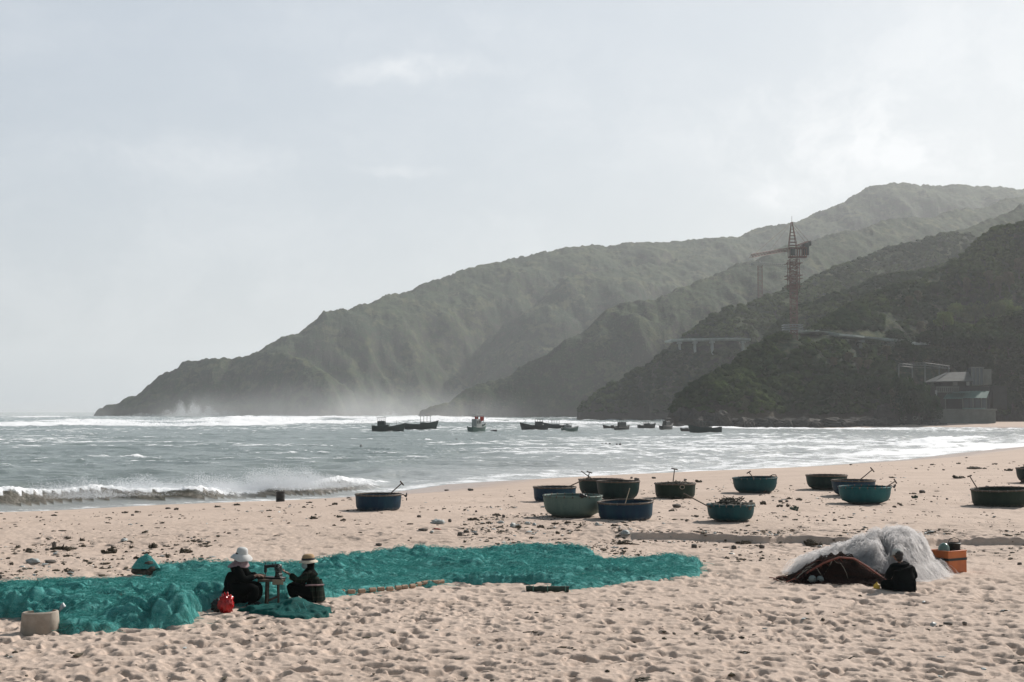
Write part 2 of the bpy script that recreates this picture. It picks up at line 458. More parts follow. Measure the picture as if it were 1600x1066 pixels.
def terrain(X, Y, detail=True):
    wx = X + 14 * vn(X / 60, Y / 60, 71) + 5 * vn(X / 21, Y / 21, 72); wy = Y + 14 * vn(X / 60, Y / 60, 73) + 5 * vn(X / 21, Y / 21, 74)
    Z = np.full(X.shape, -30.0)
    for (pts, sl, seed) in SPURS:
        far = np.hypot(pts[0][0], pts[0][1]) > 1000
        k = 1.0 if far else 0.35
        x2 = X + (wx - X) * k; y2 = Y + (wy - Y) * k
        d, par = poly_dist(x2, y2, pts)
        zc = np.interp(par, np.arange(len(pts)), [p[2] for p in pts])
        hh = np.maximum(zc + 3, 4)
        # gullies run down from the crest
        gul = np.abs(vn(x2 / 130 + seed, y2 / 170, seed + 40)) * 0.55 + np.abs(vn(par * 1.7, d / 160.0, seed + 50)) * 0.14 + .22 * np.abs(vn(x2 / 37, y2 / 45, seed + 45))
        d0 = np.clip(hh * .42, 8, 90)
        z = zc - sl * d * (0.50 + 0.80 * sstep(d0 * .4, d0 * 2.2, d)) - gul * np.minimum(d * 0.55, hh * 0.30) * (.32 if far else .9)
        # cliffs where it meets the sea
        m = sstep(16, 4, z + 1.5) * (z > -2)
        z = z + m * 4.0 * (0.5 + vn(X / 14, Y / 14, seed + 60))
        Z = np.maximum(Z, z)
    if detail:
        far = sstep(350, 1500, np.hypot(X, Y))
        land = sstep(-6, 6, Z)
        Z = Z + land * far * (3 * fbm(X / 95, Y / 95, 83, 2) - 3 * np.abs(vn(X / 38, Y / 38, 85)) - 2.5 * np.abs(vn(X / 15, Y / 15, 86)) + 1.0)
        Z = Z + land * (1 + 0.2 * far) * (1.6 * fbm(X / 19, Y / 19, 81, 3) + 2.6 * (billow(X / 8.5, Y / 8.5, 91, 3) - .25) )
    return Z
def hill_material():
    m = bpy.data.materials.new('hill_scrub'); m.use_nodes = True; g = NT(m.node_tree)
    geo = g.n('ShaderNodeNewGeometry'); P = geo.outputs['Position']
    nz_ = g.n('ShaderNodeSeparateXYZ', ins={0: geo.outputs['True Normal']}).outputs[2]
    pz = g.n('ShaderNodeSeparateXYZ', ins={0: P}).outputs[2]
    n1 = g.noise(0.012, 6, 0.6, P); n2 = g.noise(0.09, 6, 0.7, P); n3 = g.noise(0.5, 5, 0.7, P)
    c = g.mix(g.ramp(n1, 0.38, 0.62), (0.013, 0.037, 0.018), (0.042, 0.068, 0.030))
    n4 = g.noise(0.032, 6, 0.72, P)
    c = g.mix(g.ramp(n4, 0.50, 0.60, 0, .75), c, (0.105, 0.115, 0.055))
    c = g.mix(g.ramp(n2, 0.47, 0.58), c, (0.007, 0.022, 0.011))
    c = g.mix(g.ramp(n3, 0.50, 0.70, 0, .6), c, (0.15, 0.135, 0.082))
    c = g.mix(g.math('MULTIPLY', g.ramp(nz_, .80, .97), g.ramp(n2, .40, .58, .1, .7)), c, (0.062, 0.084, 0.038))
    steep = g.math('MULTIPLY', g.ramp(nz_, 0.80, 0.55), g.ramp(n2, 0.42, 0.6))
    c = g.mix(g.math('MULTIPLY', steep, 0.45), c, (0.085, 0.07, 0.058))
    low = g.math('MULTIPLY', g.ramp(g.math('ADD', pz, g.math('MULTIPLY', n2, 8)), 13, 4), 1.0)
    c = g.mix(g.math('MULTIPLY', low, .9), c, (0.085, 0.070, 0.058))
    b = g.n('ShaderNodeBsdfPrincipled', ins={'Base Color': c, 'Roughness': .95, 'Specular IOR Level': .12})
    bp = g.n('ShaderNodeBump', ins={'Height': g.math('ADD', n3, g.noise(1.6, 4, .7, P)), 'Strength': 1.0, 'Distance': 1.2}); g.l(bp.outputs[0], b.inputs['Normal'])
    g.n('ShaderNodeOutputMaterial', ins={0: b.outputs[0]})
    return m
MH = hill_material()
def build_hills():
    a = np.radians(np.concatenate([np.linspace(-20, 22, 1050), np.linspace(22, 42, 120)[1:]]))
    r = np.geomspace(380, 3300, 760)
    RR, AA = np.meshgrid(r, a, indexing='ij')
    X = RR * np.sin(AA); Y = RR * np.cos(AA); Z = terrain(X, Y)
    q = grid_faces(len(r), len(a))
    q = q[Z.reshape(-1)[q].max(1) > -4][:, ::-1]
    V, q, _ = compact(np.stack([X, Y, Z], -1).reshape(-1, 3), q)
    tag(np_mesh('hills', V, q, MH), kind='structure')
build_hills()
def hz(x, y): return float(terrain(np.array([float(x)]), np.array([float(y)]))[0])
def hill_hit(px, py, t0=400, t1=2600):
    d = ray(px, py); T = np.linspace(t0, t1, 2200)
    h = H + d.z * T - terrain(d.x * T, d.y * T)
    k = int(np.argmax(h < 0))
    if k == 0: return None
    t = T[k]; return Vector((d.x * t, d.y * t, H + d.z * t))

# ------------------------------------------------------------------ the sea
def foam_bands():
    B = []
    def band(pts, hw, h, k=1.0):
        B.append(([(at_z(x, y, SEA).x, at_z(x, y, SEA).y) for x, y in pts], hw, h, k))
    band([(-80, 668), (40, 667), (120, 665), (220, 666), (300, 667), (380, 665), (450, 661), (520, 662), (560, 663)], 22, 1.5)
    band([(120, 660), (260, 661), (360, 660), (420, 657), (450, 655)], 30, 2.2, .9)
    band([(330, 655), (460, 654), (560, 655), (650, 656), (760, 658)], 45, 1.8, .8)
    band([(560, 660), (620, 658), (650, 657)], 16, 1.8)
    band([(690, 661), (715, 659), (745, 661)], 16, 1.4)
    band([(780, 661), (830, 660), (900, 662), (960, 664)], 12, .8)
    band([(1400, 700), (1440, 697), (1475, 690), (1512, 685)], 3.4, .40)
    band([(1455, 701), (1500, 697), (1530, 695)], 2.2, .25)
    band([(1300, 703), (1325, 707)], 1.6, .15)
    band([(1560, 703), (1640, 692)], 3, .18)
    band([(1340, 715), (1420, 708), (1520, 702), (1600, 694)], 2.5, .15)
    band([(640, 690), (665, 690)], 1.6, .3)
    band([(985, 668), (1060, 670), (1300, 672), (1420, 671)], 5, .25, .9)
    band([(20, 653), (90, 652)], 30, 1.0, .6)
    band([(120, 716), (190, 719), (240, 716)], 1.4, .25, .45)
    return B
BANDS = foam_bands()
def sea_material():
    m = bpy.data.materials.new('sea_water'); m.use_nodes = True; g = NT(m.node_tree)
    geo = g.n('ShaderNodeNewGeometry'); P = geo.outputs['Position']
    foam = g.n('ShaderNodeAttribute', attribute_name='foam').outputs['Fac']
    silt = g.n('ShaderNodeAttribute', attribute_name='silt').outputs['Fac']
    st = g.n('ShaderNodeMapping', ins={0: P, 3: (0.35, 1.0, 1.0)}).outputs[0]
    n1 = g.noise(1.6, 7, 0.68, st); n2 = g.noise(0.06, 5, 0.6, st); n3 = g.noise(5.0, 5, 0.7, P)
    c = g.mix(g.ramp(n2, 0.35, 0.65), WATER_A, WATER_B)
    c = g.mix(silt, c, WATER_SILT)
    mud = g.n('ShaderNodeAttribute', attribute_name='mud').outputs['Fac']
    c = g.mix(mud, c, g.mix(g.ramp(n1, .4, .6), (.055, .055, .042), (.16, .145, .115)))
    water = g.n('ShaderNodeBsdfPrincipled', ins={'Base Color': c, 'Roughness': .22, 'IOR': 1.33, 'Specular IOR Level': .5})
    bp = g.n('ShaderNodeBump', ins={'Height': n1, 'Strength': .9, 'Distance': .30}); g.l(bp.outputs[0], water.inputs['Normal'])
    fo = g.n('ShaderNodeBsdfPrincipled', ins={'Base Color': (.82, .84, .86, 1), 'Roughness': .8, 'Subsurface Weight': 0.0})
    bp2 = g.n('ShaderNodeBump', ins={'Height': n3, 'Strength': .6, 'Distance': .1}); g.l(bp2.outputs[0], fo.inputs['Normal'])
    fn = g.math('ADD', g.math('MULTIPLY', n1, .7), g.math('MULTIPLY', n3, .3))
    th = g.math('SUBTRACT', 1.0, foam)
    mask = g.ramp(g.math('SUBTRACT', fn, g.math('ADD', g.math('MULTIPLY', th, .55), .18)), -.05, .08)
    mx = g.n('ShaderNodeMixShader', ins={0: mask, 1: water.outputs[0], 2: fo.outputs[0]})
    g.n('ShaderNodeOutputMaterial', ins={0: mx.outputs[0]})
    return m
WATER_A = (0.145, 0.19, 0.18); WATER_B = (0.19, 0.235, 0.225); WATER_SILT = (0.42, 0.44, 0.44)
def build_sea():
    a = np.radians(np.concatenate([np.linspace(-45, -23, 70)[:-1], np.linspace(-23, 23, 1100), np.linspace(23, 45, 70)[1:]]))
    rs = [52.0]
    while rs[-1] < 9500: rs.append(rs[-1] + min(0.16 + (max(rs[-1], 52) - 52) * 0.0062, 60))
    r = np.array(rs)
    RR, AA = np.meshgrid(r, a, indexing='ij')
    X = RR * np.sin(AA); Y = RR * np.cos(AA)
    s = -shore(X, Y)                                  # positive to seaward
    deep = np.clip(s / 14, 0, 1)
    lod = sstep(2500, 300, RR)
    # wind sea: warped crests running towards the beach
    px = X + 6 * vn(X / 23, Y / 23, 101); py = Y + 5 * vn(X / 17, Y / 31, 102)
    sw = vn(px / 34, py / 13, 103); ch = 1 - 2 * np.abs(vn(px / 6.5, py / 3.2, 104)); c2 = 1 - 2 * np.abs(vn(px / 2.6 + 9, py / 1.35, 105))
    c3 = 1 - 2 * np.abs(vn(px / 11, py / 6, 106))
    Z = (0.40 * sw + 0.26 * c3) * (0.25 + .75 * deep) * sstep(4000, 900, RR) + (0.19 * ch * sstep(2600, 300, RR) + 0.07 * c2 * sstep(300, 110, RR)) * (0.2 + .8 * deep)
    Z = Z * np.clip(s / 3, 0.0, 1)
    gust = vn(X / 70, Y / 120, 107)
    foam = sstep(0.42, 1.10, ch * .55 + c3 * .45 + gust * .35 + sw * .35) * 0.55 * sstep(60, 160, RR)
    # milky run-up, broad on the right, narrow on the left
    wid = np.interp(X, [-40, -12, 0, 12, 40, 90], [3, 4, 14, 28, 36, 44])
    run = np.exp(-np.clip(s, 0, None) / wid)
    lace = 0.5 + 0.5 * vn(px / 5, s / 2.2, 108)
    foam = np.maximum(foam, run * (0.35 + 0.65 * lace) * sstep(-0.2, 0.4, s) * np.interp(X, [-40, -8, 8, 40], [.5, .60, .74, .72]))
    silt = np.clip(np.exp(-np.clip(s, 0, None) / (wid * 3)) * 1.0, 0, 1)
    bx = X + 3 * vn(X / 9, Y / 9, 111); by = Y + RR / 500 * 6 * vn(X / (RR / 60 + 6), Y / 40, 112)
    for (pts, hw, h, k) in BANDS:
        d, par = poly_dist(bx, by, pts)
        n = len(pts) - 1
        endk = np.clip(np.minimum(par, n - par) * 3 + .15, 0, 1) * (d < hw * 3)
        var = np.clip(0.58 + 0.75 * vn(X / (hw * 1.5) + 5, Y / (hw * 1.2), 113), .05, 1.3)
        q = np.exp(-(d / hw) ** 2) * endk
        foam = np.maximum(foam, np.clip(q * 1.5 * k * (.30 + .9 * var), 0, 1))
        Z = Z + 1.35 * h * q * var * (0.6 + .4 * np.abs(vn(X / (hw * .35), Y / (hw * .5), 114)))
    # surf round the foot of the hills
    T = np.where((RR > 400) & (RR < 2700) & (X > -800), 1, 0).astype(bool)
    tz = np.full(X.shape, -30.0); tz[T] = terrain(X[T], Y[T], False)
    q = sstep(-24, -3, tz) * T
    foam = np.maximum(foam, q * (.5 + .5 * vn(X / 25, Y / 25, 115)))
    Z = Z + q * .8 * np.abs(vn(X / 12, Y / 12, 116))
    # shore break on the left: a thrown-up ridge two metres out
    amp = np.interp(X, [-60, -30, -24, -18, -15, -12, -10.5, -9, -7.5], [1.1, 1.15, 1.05, .85, .5, .95, .7, .3, 0]) * (RR < 120)
    amp = amp * (0.78 + .35 * vn(X / 2.4, X * 0 + 2.2, 120))
    u = s - 3.2 - 1.2 * vn(X / 4, X * 0, 121)
    prof = np.where(u > 0, np.exp(-(u / 3.4) ** 2), np.exp(-(u / 0.55) ** 2))
    wv = amp * prof
    Z = Z + wv * (0.92 + .10 * vn(X / .5, Y / .5, 122))
    Z = Z + wv * .10 * fbm(X / .35, Y / .35, 124, 3)
    brk = sstep(.30, .75, prof) * np.clip(amp * 2.2, 0, 1)
    face = (u < 0.05) & (prof > .08) & (prof < .93)
    foam = np.maximum(foam, brk * (.75 + .25 * vn(X / .8, Y / .8, 123)))
    fk = np.clip(amp * 1.6, 0, 1) * np.where(face, 1, 0)
    foam = foam * (1 - fk * (.55 + .5 * np.clip(vn(X / .9, Y * 0 + 1, 125), -1, 1)))
    foam = np.clip(foam, 0, 1) * sstep(9000, 2500, RR)
    mud = np.clip(fk * 1.3, 0, 1)
    V = np.stack([X, Y, Z + SEA], -1).reshape(-1, 3)
    qd = grid_faces(len(r), len(a))
    keep = (s.reshape(-1)[qd].max(1) > -3.0) & (tz.reshape(-1)[qd].max(1) < 12)
    V, qd, at = compact(V, qd[keep][:, ::-1], {'foam': foam, 'silt': silt, 'mud': mud})
    tag(np_mesh('sea', V, qd, sea_material(), attrs=at), kind='structure')
build_sea()

# ------------------------------------------------------------------ spray
def flecks(name, C, size, mt, seed=0):
    """tiny tetrahedral drops of spray, one mesh"""
    rng = np.random.default_rng(seed); n = len(C)
    d = rng.normal(size=(n, 4, 3)); d /= np.linalg.norm(d, axis=2, keepdims=True) + 1e-9
    V = (C[:, None, :] + d * (np.asarray(size).reshape(-1, 1, 1) * rng.uniform(.5, 1.2, (n, 1, 1)))).reshape(-1, 3)
    b = np.arange(n)[:, None] * 4
    Fq = np.concatenate([b + np.array(t)[None] for t in ((0, 1, 2), (0, 2, 3), (0, 3, 1), (1, 3, 2))])
    return np_mesh(name, V, Fq, mt, smooth=False)
def spray_mat():
    m = bpy.data.materials.new('spray'); m.use_nodes = True; g = NT(m.node_tree)
    d = g.n('ShaderNodeBsdfDiffuse', ins={0: (.82, .84, .86, 1)}); t = g.n('ShaderNodeBsdfTranslucent', ins={0: (.82, .84, .86, 1)})
    a = g.n('ShaderNodeMixShader', ins={0: .5, 1: d.outputs[0], 2: t.outputs[0]})
    tr = g.n('ShaderNodeBsdfTransparent'); b = g.n('ShaderNodeMixShader', ins={0: .6, 1: tr.outputs[0], 2: a.outputs[0]})
    g.n('ShaderNodeOutputMaterial', ins={0: b.outputs[0]}); return m
MSPRAY = spray_mat()
def build_spray():
    rng = np.random.default_rng(9); P = []
    def burst(px, py, n, w, h, Y0=None, lean=0.5, back=2.0):
        p = at_z(px, py, SEA)
        u = rng.normal(0, 1, n) * w * .5; t = rng.beta(1.1, 2.6, n) * h; 
        x = p.x + u - lean * t + rng.normal(0, .05 * w, n); y = p.y + 5.2 + rng.uniform(-.8, back, n)
        z = SEA + .45 + t * np.exp(-(u / w) ** 2 * 1.5)
        P.append(np.stack([x, y, z], -1))
    for (px, py, n, w, h) in ((30, 803, 2200, 2.4, .95), (90, 800, 2200, 1.8, 1.15), (150, 796, 1800, 1.6, 1.0), (190, 793, 2200, 1.6, 1.25), (230, 791, 1400, 1.4, .8), (290, 790, 2600, 2.2, 1.25), (330, 789, 1400, 1.2, 1.1),
                              (385, 787, 3000, 1.6, 1.5), (425, 786, 4200, 2.0, 1.75), (465, 783, 3600, 1.8, 1.5), (500, 780, 1800, 1.6, .9), (545, 777, 700, 1.5, .5)):
        burst(px, py, int(n * 4.2), w, h)
    for k in range(26): burst(rng.uniform(0, 340), 797 - 0, 120, .35, rng.uniform(.8, 1.7))
    o = flecks('sea_spray', np.concatenate(P), 0.023, MSPRAY, 3); tag(o, kind='stuff')
    # far spray: along the breakers and against the point
    Q = []; S = []
    for (pts, hw, h, k) in BANDS[:6]:
        seg = np.array(pts); n = 7000
        t = rng.uniform(0, len(seg) - 1, n); i = t.astype(int); f = (t - i)[:, None]
        p = seg[i] * (1 - f) + seg[i + 1] * f
        hh = h * (0.35 + 1.3 * np.abs(vn(t * 2.1, t * 0, 140))) 
        Q.append(np.stack([p[:, 0] + rng.normal(0, 3, n), p[:, 1] + rng.normal(0, hw * .4, n), SEA + rng.beta(1, 2.2, n) * hh * 1.5], -1)); S.append(np.full(n, .16 + hw * .004))
    for (px, py, d, w, h, n) in ((292, 647, 1400, 9, 17, 5200), (318, 647, 1400, 12, 12, 4200), (270, 647, 1410, 12, 8, 1500), (345, 648, 1390, 20, 7, 1600), (226, 648, 1430, 20, 4, 900), (610, 640, 1400, 10, 6, 700)):
        p = at_y(px, py, d); u = rng.normal(0, .5, n) * w; t = rng.beta(1, 2.0, n) * h
        Q.append(np.stack([p.x + u + t * .35 * np.sign(u), p.y + rng.normal(0, 6, n), SEA + t * np.exp(-(u / w) ** 2)], -1)); S.append(np.full(n, .34))
    o = flecks('breaker_spray', np.concatenate(Q), np.concatenate(S), MSPRAY, 5); tag(o, kind='stuff')
build_spray()
# ================================================================== BASKET BOATS
mat('tar_inside', (0.035, 0.040, 0.038), .8, .4, 14, (0.09, 0.08, 0.06), bump=.01, bscale=60)
mat('dark_wood', (0.060, 0.045, 0.035), .75, .4, 12, (0.12, 0.09, 0.065))
mat('pale_wood', (0.22, 0.17, 0.12), .8, .4, 12, (0.34, 0.28, 0.20))
mat('black_iron', (0.012, 0.013, 0.014), .5, .3, 20)
mat('rim_lashing', (0.13, 0.125, 0.11), .9, .3, 60)
mat('rope_pale', (0.38, 0.34, 0.28), .9, .3, 60)
mat('net_dark', (0.03, 0.035, 0.03), .9, .5, 20, (0.10, 0.09, 0.07), bump=.02, bscale=50)
def hullmat(name, c, c2, rough=.45):
    m = bpy.data.materials.new(name); m.use_nodes = True; g = NT(m.node_tree)
    tc = g.n('ShaderNodeTexCoord').outputs['Object']
    st = g.n('ShaderNodeMapping', ins={0: tc, 3: (1, 1, .18)}).outputs[0]
    z = g.n('ShaderNodeSeparateXYZ', ins={0: tc}).outputs[2]
    a = g.ramp(g.noise(3.2, 6, .6, st), .36, .66); w = g.noise(11, 6, .7, tc)
    col = g.mix(a, c, c2)
    col = g.mix(g.ramp(w, .60, .74, 0, .65), col, tuple(min(1, x * 1.7 + .012) for x in c2))
    sandy = g.math('MULTIPLY', g.ramp(z, .17, .0), g.ramp(w, .38, .6))
    col = g.mix(g.math('MULTIPLY', sandy, .7), col, (.24, .20, .165))
    b = g.n('ShaderNodeBsdfPrincipled', ins={'Base Color': col, 'Roughness': rough + .1, 'Specular IOR Level': .18})
    bp = g.n('ShaderNodeBump', ins={'Height': w, 'Strength': .5, 'Distance': .012}); g.l(bp.outputs[0], b.inputs['Normal'])
    g.n('ShaderNodeOutputMaterial', ins={0: b.outputs[0]}); return m
HM = {
 'blue': hullmat('hull_blue', (.004, .027, .058), (.007, .045, .072)),
 'teal': hullmat('hull_teal', (.004, .046, .058), (.006, .066, .076)),
 'bright': hullmat('hull_bright_teal', (.007, .080, .094), (.014, .11, .12)),
 'dark': hullmat('hull_dark_green', (.004, .020, .021), (.008, .035, .031)),
 'pale': hullmat('hull_pale_green', (.095, .150, .135), (.13, .19, .165), .5),
 'olive': hullmat('hull_olive', (.008, .024, .018), (.015, .034, .024)),
}
def basket_boat(cx, by, wpx, hpx, style, label, ang=0.0, flat=.60, tilt=(0, 0), square=0.0):
    p = place(cx, by - 1); sc = F / p.y
    Rr = wpx / sc / 2; hh = hpx / sc
    y = p.y + Rr * flat; hh = hh * 1.0
    z = gz(p.x, y) - .035
    x = p.x * y / p.y
    root = empty('basket_boat', (x, y, z), ang, label, 'basket boat', 'round basket boats drawn up on the beach')
    root.rotation_euler = (tilt[0], tilt[1], ang)
    wob = lambda t: 1 + .012 * math.sin(2 * t + cx) + .008 * math.sin(5 * t + by) - square * math.cos(4 * t)
    prof = [(0.001, 0.0), (flat * .6, 0.0), (flat * .92, .03), (flat * 1.10, .09), (.86, .24), (.935, .42), (.968, .62), (.985, .82), (1.0, 1.0)]
    if flat > .68: prof = [(0.001, 0.0), (flat * .7, 0.0), (flat * .98, .03), (.90, .10), (.955, .25), (.972, .5), (.985, .8), (1.0, 1.0)]
    P = [(r * Rr, z_ * hh) for r, z_ in prof]
    inner = [(max(r - .035 / Rr, .001) * Rr, max(z_ * hh, 0.0) + (.03 if z_ < .5 else .0)) for r, z_ in prof][::-1]
    b = MB(); b.lathe(P + inner[:3], n=56, wob=wob); b.build('hull', HM[style], root)
    b = MB(); b.lathe(inner[2:], n=48, wob=wob)
    b.build('inner_lining', MAT['tar_inside'], root)
    # the bamboo gunwale: a fat rolled hoop with lashings
    b = MB(); n = 56; rr = .030
    rs = []
    for k in range(7):
        a = 2 * math.pi * k / 6
        rs.append((Rr - .012 + rr * 1.15 * math.cos(a), hh + .004 + rr * math.sin(a)))
    b.lathe(rs[:-1] + [rs[0]], n=n, wob=wob)
    for k in range(22):
        a = 2 * math.pi * k / 22 + .1; w_ = wob(a)
        c = Vector(((Rr - .012) * w_ * math.cos(a), (Rr - .012) * w_ * math.sin(a), hh + .004))
        t = Vector((-math.sin(a), math.cos(a), 0)) * .018
        b.tube([c - t, c + t], .038, 7, mi=1)
    b.build('gunwale', [HM[style] if style in ('pale', 'bright', 'teal') else MAT['dark_wood'], MAT['rim_lashing'] if style in ('olive', 'teal', 'blue') else MAT['dark_wood']], root)
    # a thwart and bilge boards inside
    b = MB(); b.box((0, .12 * Rr, hh * .72), (Rr * 1.80, .20, .03), ch=.006)
    b.build('thwart', MAT['dark_wood'], root)
    return root, (x, y, z, Rr, hh)
BOATS = [
 (591, 799, 73, 25, 'blue', 'small dark blue basket boat standing alone at the left, nearest the breaking waves', .2, .74, (0, 0), .006),
 (867, 785, 68, 23, 'blue', 'dark blue basket boat half hidden behind the pale green one', .1, .72, (0, 0), .004),
 (895, 810, 93, 34, 'pale', 'large smooth pale grey-green basket boat, the only light-coloured one', 0, .60, (0, 0), 0),
 (939, 777, 70, 27, 'dark', 'blackish green basket boat with two crossed paddles, behind the pale one', .3, .62, (0, 0), 0),
 (966, 782, 68, 29, 'dark', 'dark teal basket boat overlapping the one with crossed paddles', .5, .66, (0, 0), .004),
 (978, 814, 86, 28, 'blue', 'worn deep blue basket boat in front of the cluster, right of the pale one', .8, .76, (0, R(-2)), .008),
 (1055, 780, 65, 23, 'olive', 'dark green basket boat with a paddle standing upright in it', .1, .72, (0, 0), .004),
 (1142, 817, 75, 27, 'teal', 'teal basket boat heaped with dark tangled netting', 0, .56, (0, 0), 0),
 (1180, 772, 70, 24, 'teal', 'teal basket boat standing alone in the middle distance with a short paddle', .4, .66, (0, R(-1.5)), 0),
 (1292, 767, 64, 23, 'dark', 'dark teal basket boat farthest back in the group of three on the right', .2, .62, (0, 0), 0),
 (1334, 777, 68, 25, 'blue', 'dark blue basket boat in the middle of the group of three on the right', .9, .62, (0, 0), 0),
 (1351, 789, 82, 27, 'bright', 'bright teal basket boat in front of the group of three on the right', .2, .56, (0, 0), 0),
 (1565, 793, 92, 27, 'olive', 'wide dark olive basket boat at the right edge with a slanting paddle', .5, .70, (0, R(-2)), .003),
 (1622, 757, 66, 24, 'dark', 'dark basket boat mostly cut off by the right edge of the picture', .2, .62, (0, 0), 0),
]
BO = []
for (cx, by, w, h_, st, lab, ang, fl, ti, sq) in BOATS:
    BO.append(basket_boat(cx, by, w, h_, st, lab, ang, fl, ti, sq))

def paddle(i, a, b_, label, tee=.26, blade=True, rad=.022, wood='dark_wood', dy=0.0):
    """T-handled sculling oar: a = pixel where it meets the boat, b_ = pixel of the T; at boat i's depth"""
    Y = BO[i][1][1] + dy
    pa = at_y(a[0], a[1], Y - .25); pb = at_y(b_[0], b_[1], Y + .1)
    ax = (pb - pa).normalized()
    lo = pa - ax * .35
    root = empty('paddle', tuple(pa), 0, label, 'paddle', 'wooden sculling paddles in the basket boats')
    O = pa
    m = MB(); m.tube([lo - O, pa - O, pb - O], [rad * 1.15, rad, rad * .9], 7); m.build('shaft', MAT[wood], root)
    side = ax.cross(Vector((0, 1, 0))).normalized()
    if tee:
        m = MB(); s2 = (side + Vector((0, .5, 0))).normalized(); m.tube([pb - O - s2 * tee / 2, pb - O + s2 * tee / 2], .026, 7); m.build('grip', MAT[wood], root)
    if blade:
        m = MB(); q = lo - O; e = q - ax * .45; wv = side * .075
        m.rings([[q + wv * .35, q + Vector((0, .02, 0)), q - wv * .35, q - Vector((0, .02, 0))], [e * .5 + q * .5 + wv, e * .5 + q * .5 + Vector((0, .014, 0)), e * .5 + q * .5 - wv, e * .5 + q * .5 - Vector((0, .014, 0))],
                 [e + wv * .8, e + Vector((0, .008, 0)), e - wv * .8, e - Vector((0, .008, 0))]]); m.build('blade', MAT[wood], root)
    return root
paddle(0, (608, 773), (628, 755), 'T-handled paddle leaning out of the lone dark blue boat at the left', .20)
paddle(3, (938, 758), (908, 736), 'paddle slanting up to the left, one of the crossed pair behind the pale boat', .0)
paddle(3, (917, 755), (921, 738), 'short upright paddle of the crossed pair behind the pale boat', .24)
paddle(1, (888, 761), (922, 745), 'paddle lying low to the right across the half hidden dark blue boat', .0, dy=-.3)
paddle(5, (978, 783), (984, 763), 'pale stick rising from the worn deep blue boat', .0, False, .014, 'pale_wood')
paddle(6, (1051, 758), (1054, 733), 'upright paddle with a T grip standing in the dark green boat', .26)
paddle(7, (1106, 791), (1068, 771), 'long thin paddle running up to the left from the net-filled teal boat', .0, True, .02)
paddle(8, (1180, 750), (1170, 738), 'short T-handled paddle in the lone teal boat in the middle distance', .20)
paddle(10, (1340, 753), (1363, 734), 'T-handled paddle slanting right out of the middle boat of three', .24)
paddle(11, (1383, 762), (1399, 752), 'short T-handled paddle lying over the edge of the bright teal boat', .20)
paddle(12, (1530, 768), (1515, 744), 'dark paddle slanting left out of the wide olive boat', .16)
paddle(13, (1603, 742), (1612, 726), 'paddle in the dark boat cut off by the right edge', .2)
# small propeller gear hung on two rims
def rim_gear(i, px, py, label):
    p = at_y(px, py, BO[i][1][1]); root = empty('propeller_bracket', tuple(p), 0, label, 'propeller')
    m = MB(); m.tube([(-.28, 0, .03), (-.1, 0, .05), (.0, 0, .0)], .018, 6); m.build('bracket_arm', MAT['black_iron'], root)
    m = MB()
    for k in range(3):
        a = k * 2.09 + .4; u = Vector((.03, math.cos(a) * .10, math.sin(a) * .11)); m.blob(u, (.022, .055, .055), 6, 4)
    m.blob((0, 0, 0), (.05, .04, .04), 8, 5); m.build('propeller', MAT['black_iron'], root)
rim_gear(0, 634, 775, 'small dark propeller hung off the rim of the lone blue boat at the left')
rim_gear(11, 1397, 761, 'small dark propeller hung off the rim of the bright teal boat')
# hooked handle on the lone teal boat, ring on the dark green one
x, y, z, Rr, hh = BO[8][1]
m = MB(); m.tube([(Rr * .75, 0, hh + .02), (Rr * .95, 0, hh + .09), (Rr * 1.12, 0, hh + .08), (Rr * 1.16, 0, hh - .02)], .022, 6); m.build('hook', MAT['dark_wood'], BO[8][0])
x, y, z, Rr, hh = BO[6][1]
m = MB(); m.tube([(.10 + .09 * math.cos(t), -Rr * .99 - .02, hh - .09 + .075 * math.sin(t)) for t in [k * math.pi / 5 for k in range(11)]], .014, 5); m.build('rope_loop', MAT['rope_pale'], BO[6][0])
# black roll lying on the pale boat's rim
x, y, z, Rr, hh = BO[2][1]
m = MB(); m.blob((.25, -Rr * .93, hh + .05), (.10, .08, .08), 10, 6, .06); m.blob((.36, -Rr * .9, hh + .03), (.07, .06, .05), 8, 5, .06); o = m.build('black_roll', MAT['black_iron']); o.location = (x, y, z)
tag(o, 'small black bundle resting on the rim of the pale grey-green boat', 'bundle')
def tangle(name, loc, rad, n, mt, label, cat, seed=1):
    rnd = random.Random(seed); m = MB()
    for k in range(n):
        a = rnd.uniform(0, 6.28); r = math.sqrt(rnd.random()); c = (rad[0] * r * math.cos(a), rad[1] * r * math.sin(a), rad[2] * rnd.uniform(.1, 1) * (1 - r * .6))
        s = rnd.uniform(.05, .13)
        random.seed(seed * 99 + k); m.blob(c, (s * 1.3, s, s * .8), 6, 4, .3)
    for k in range(n):
        a = rnd.uniform(0, 6.28); c = Vector((rad[0] * .8 * math.cos(a) * rnd.random(), rad[1] * .8 * math.sin(a) * rnd.random(), rad[2] * rnd.uniform(.4, 1.0)))
        m.tube([c, c + Vector((rnd.uniform(-.12, .12), rnd.uniform(-.1, .1), rnd.uniform(.02, .12))), c + Vector((rnd.uniform(-.2, .2), rnd.uniform(-.1, .1), 0))], .012, 4)
    o = m.build(name, MAT[mt]); o.location = loc; tag(o, label, cat); return o
x, y, z, Rr, hh = BO[7][1]
tangle('net_heap', (x, y - .1, z + hh - .12), (Rr * .80, Rr * .75, .30), 60, 'net_dark', 'dark tangled netting heaped inside the teal boat nearest the little sand step', 'netting', 3)
x, y, z, Rr, hh = BO[6][1]
tangle('net_heap', (x + .1, y, z + hh - .15), (Rr * .7, Rr * .7, .20), 30, 'net_dark', 'dark netting lying inside the green boat with the upright paddle', 'netting', 5)
x, y, z, Rr, hh = BO[13][1]
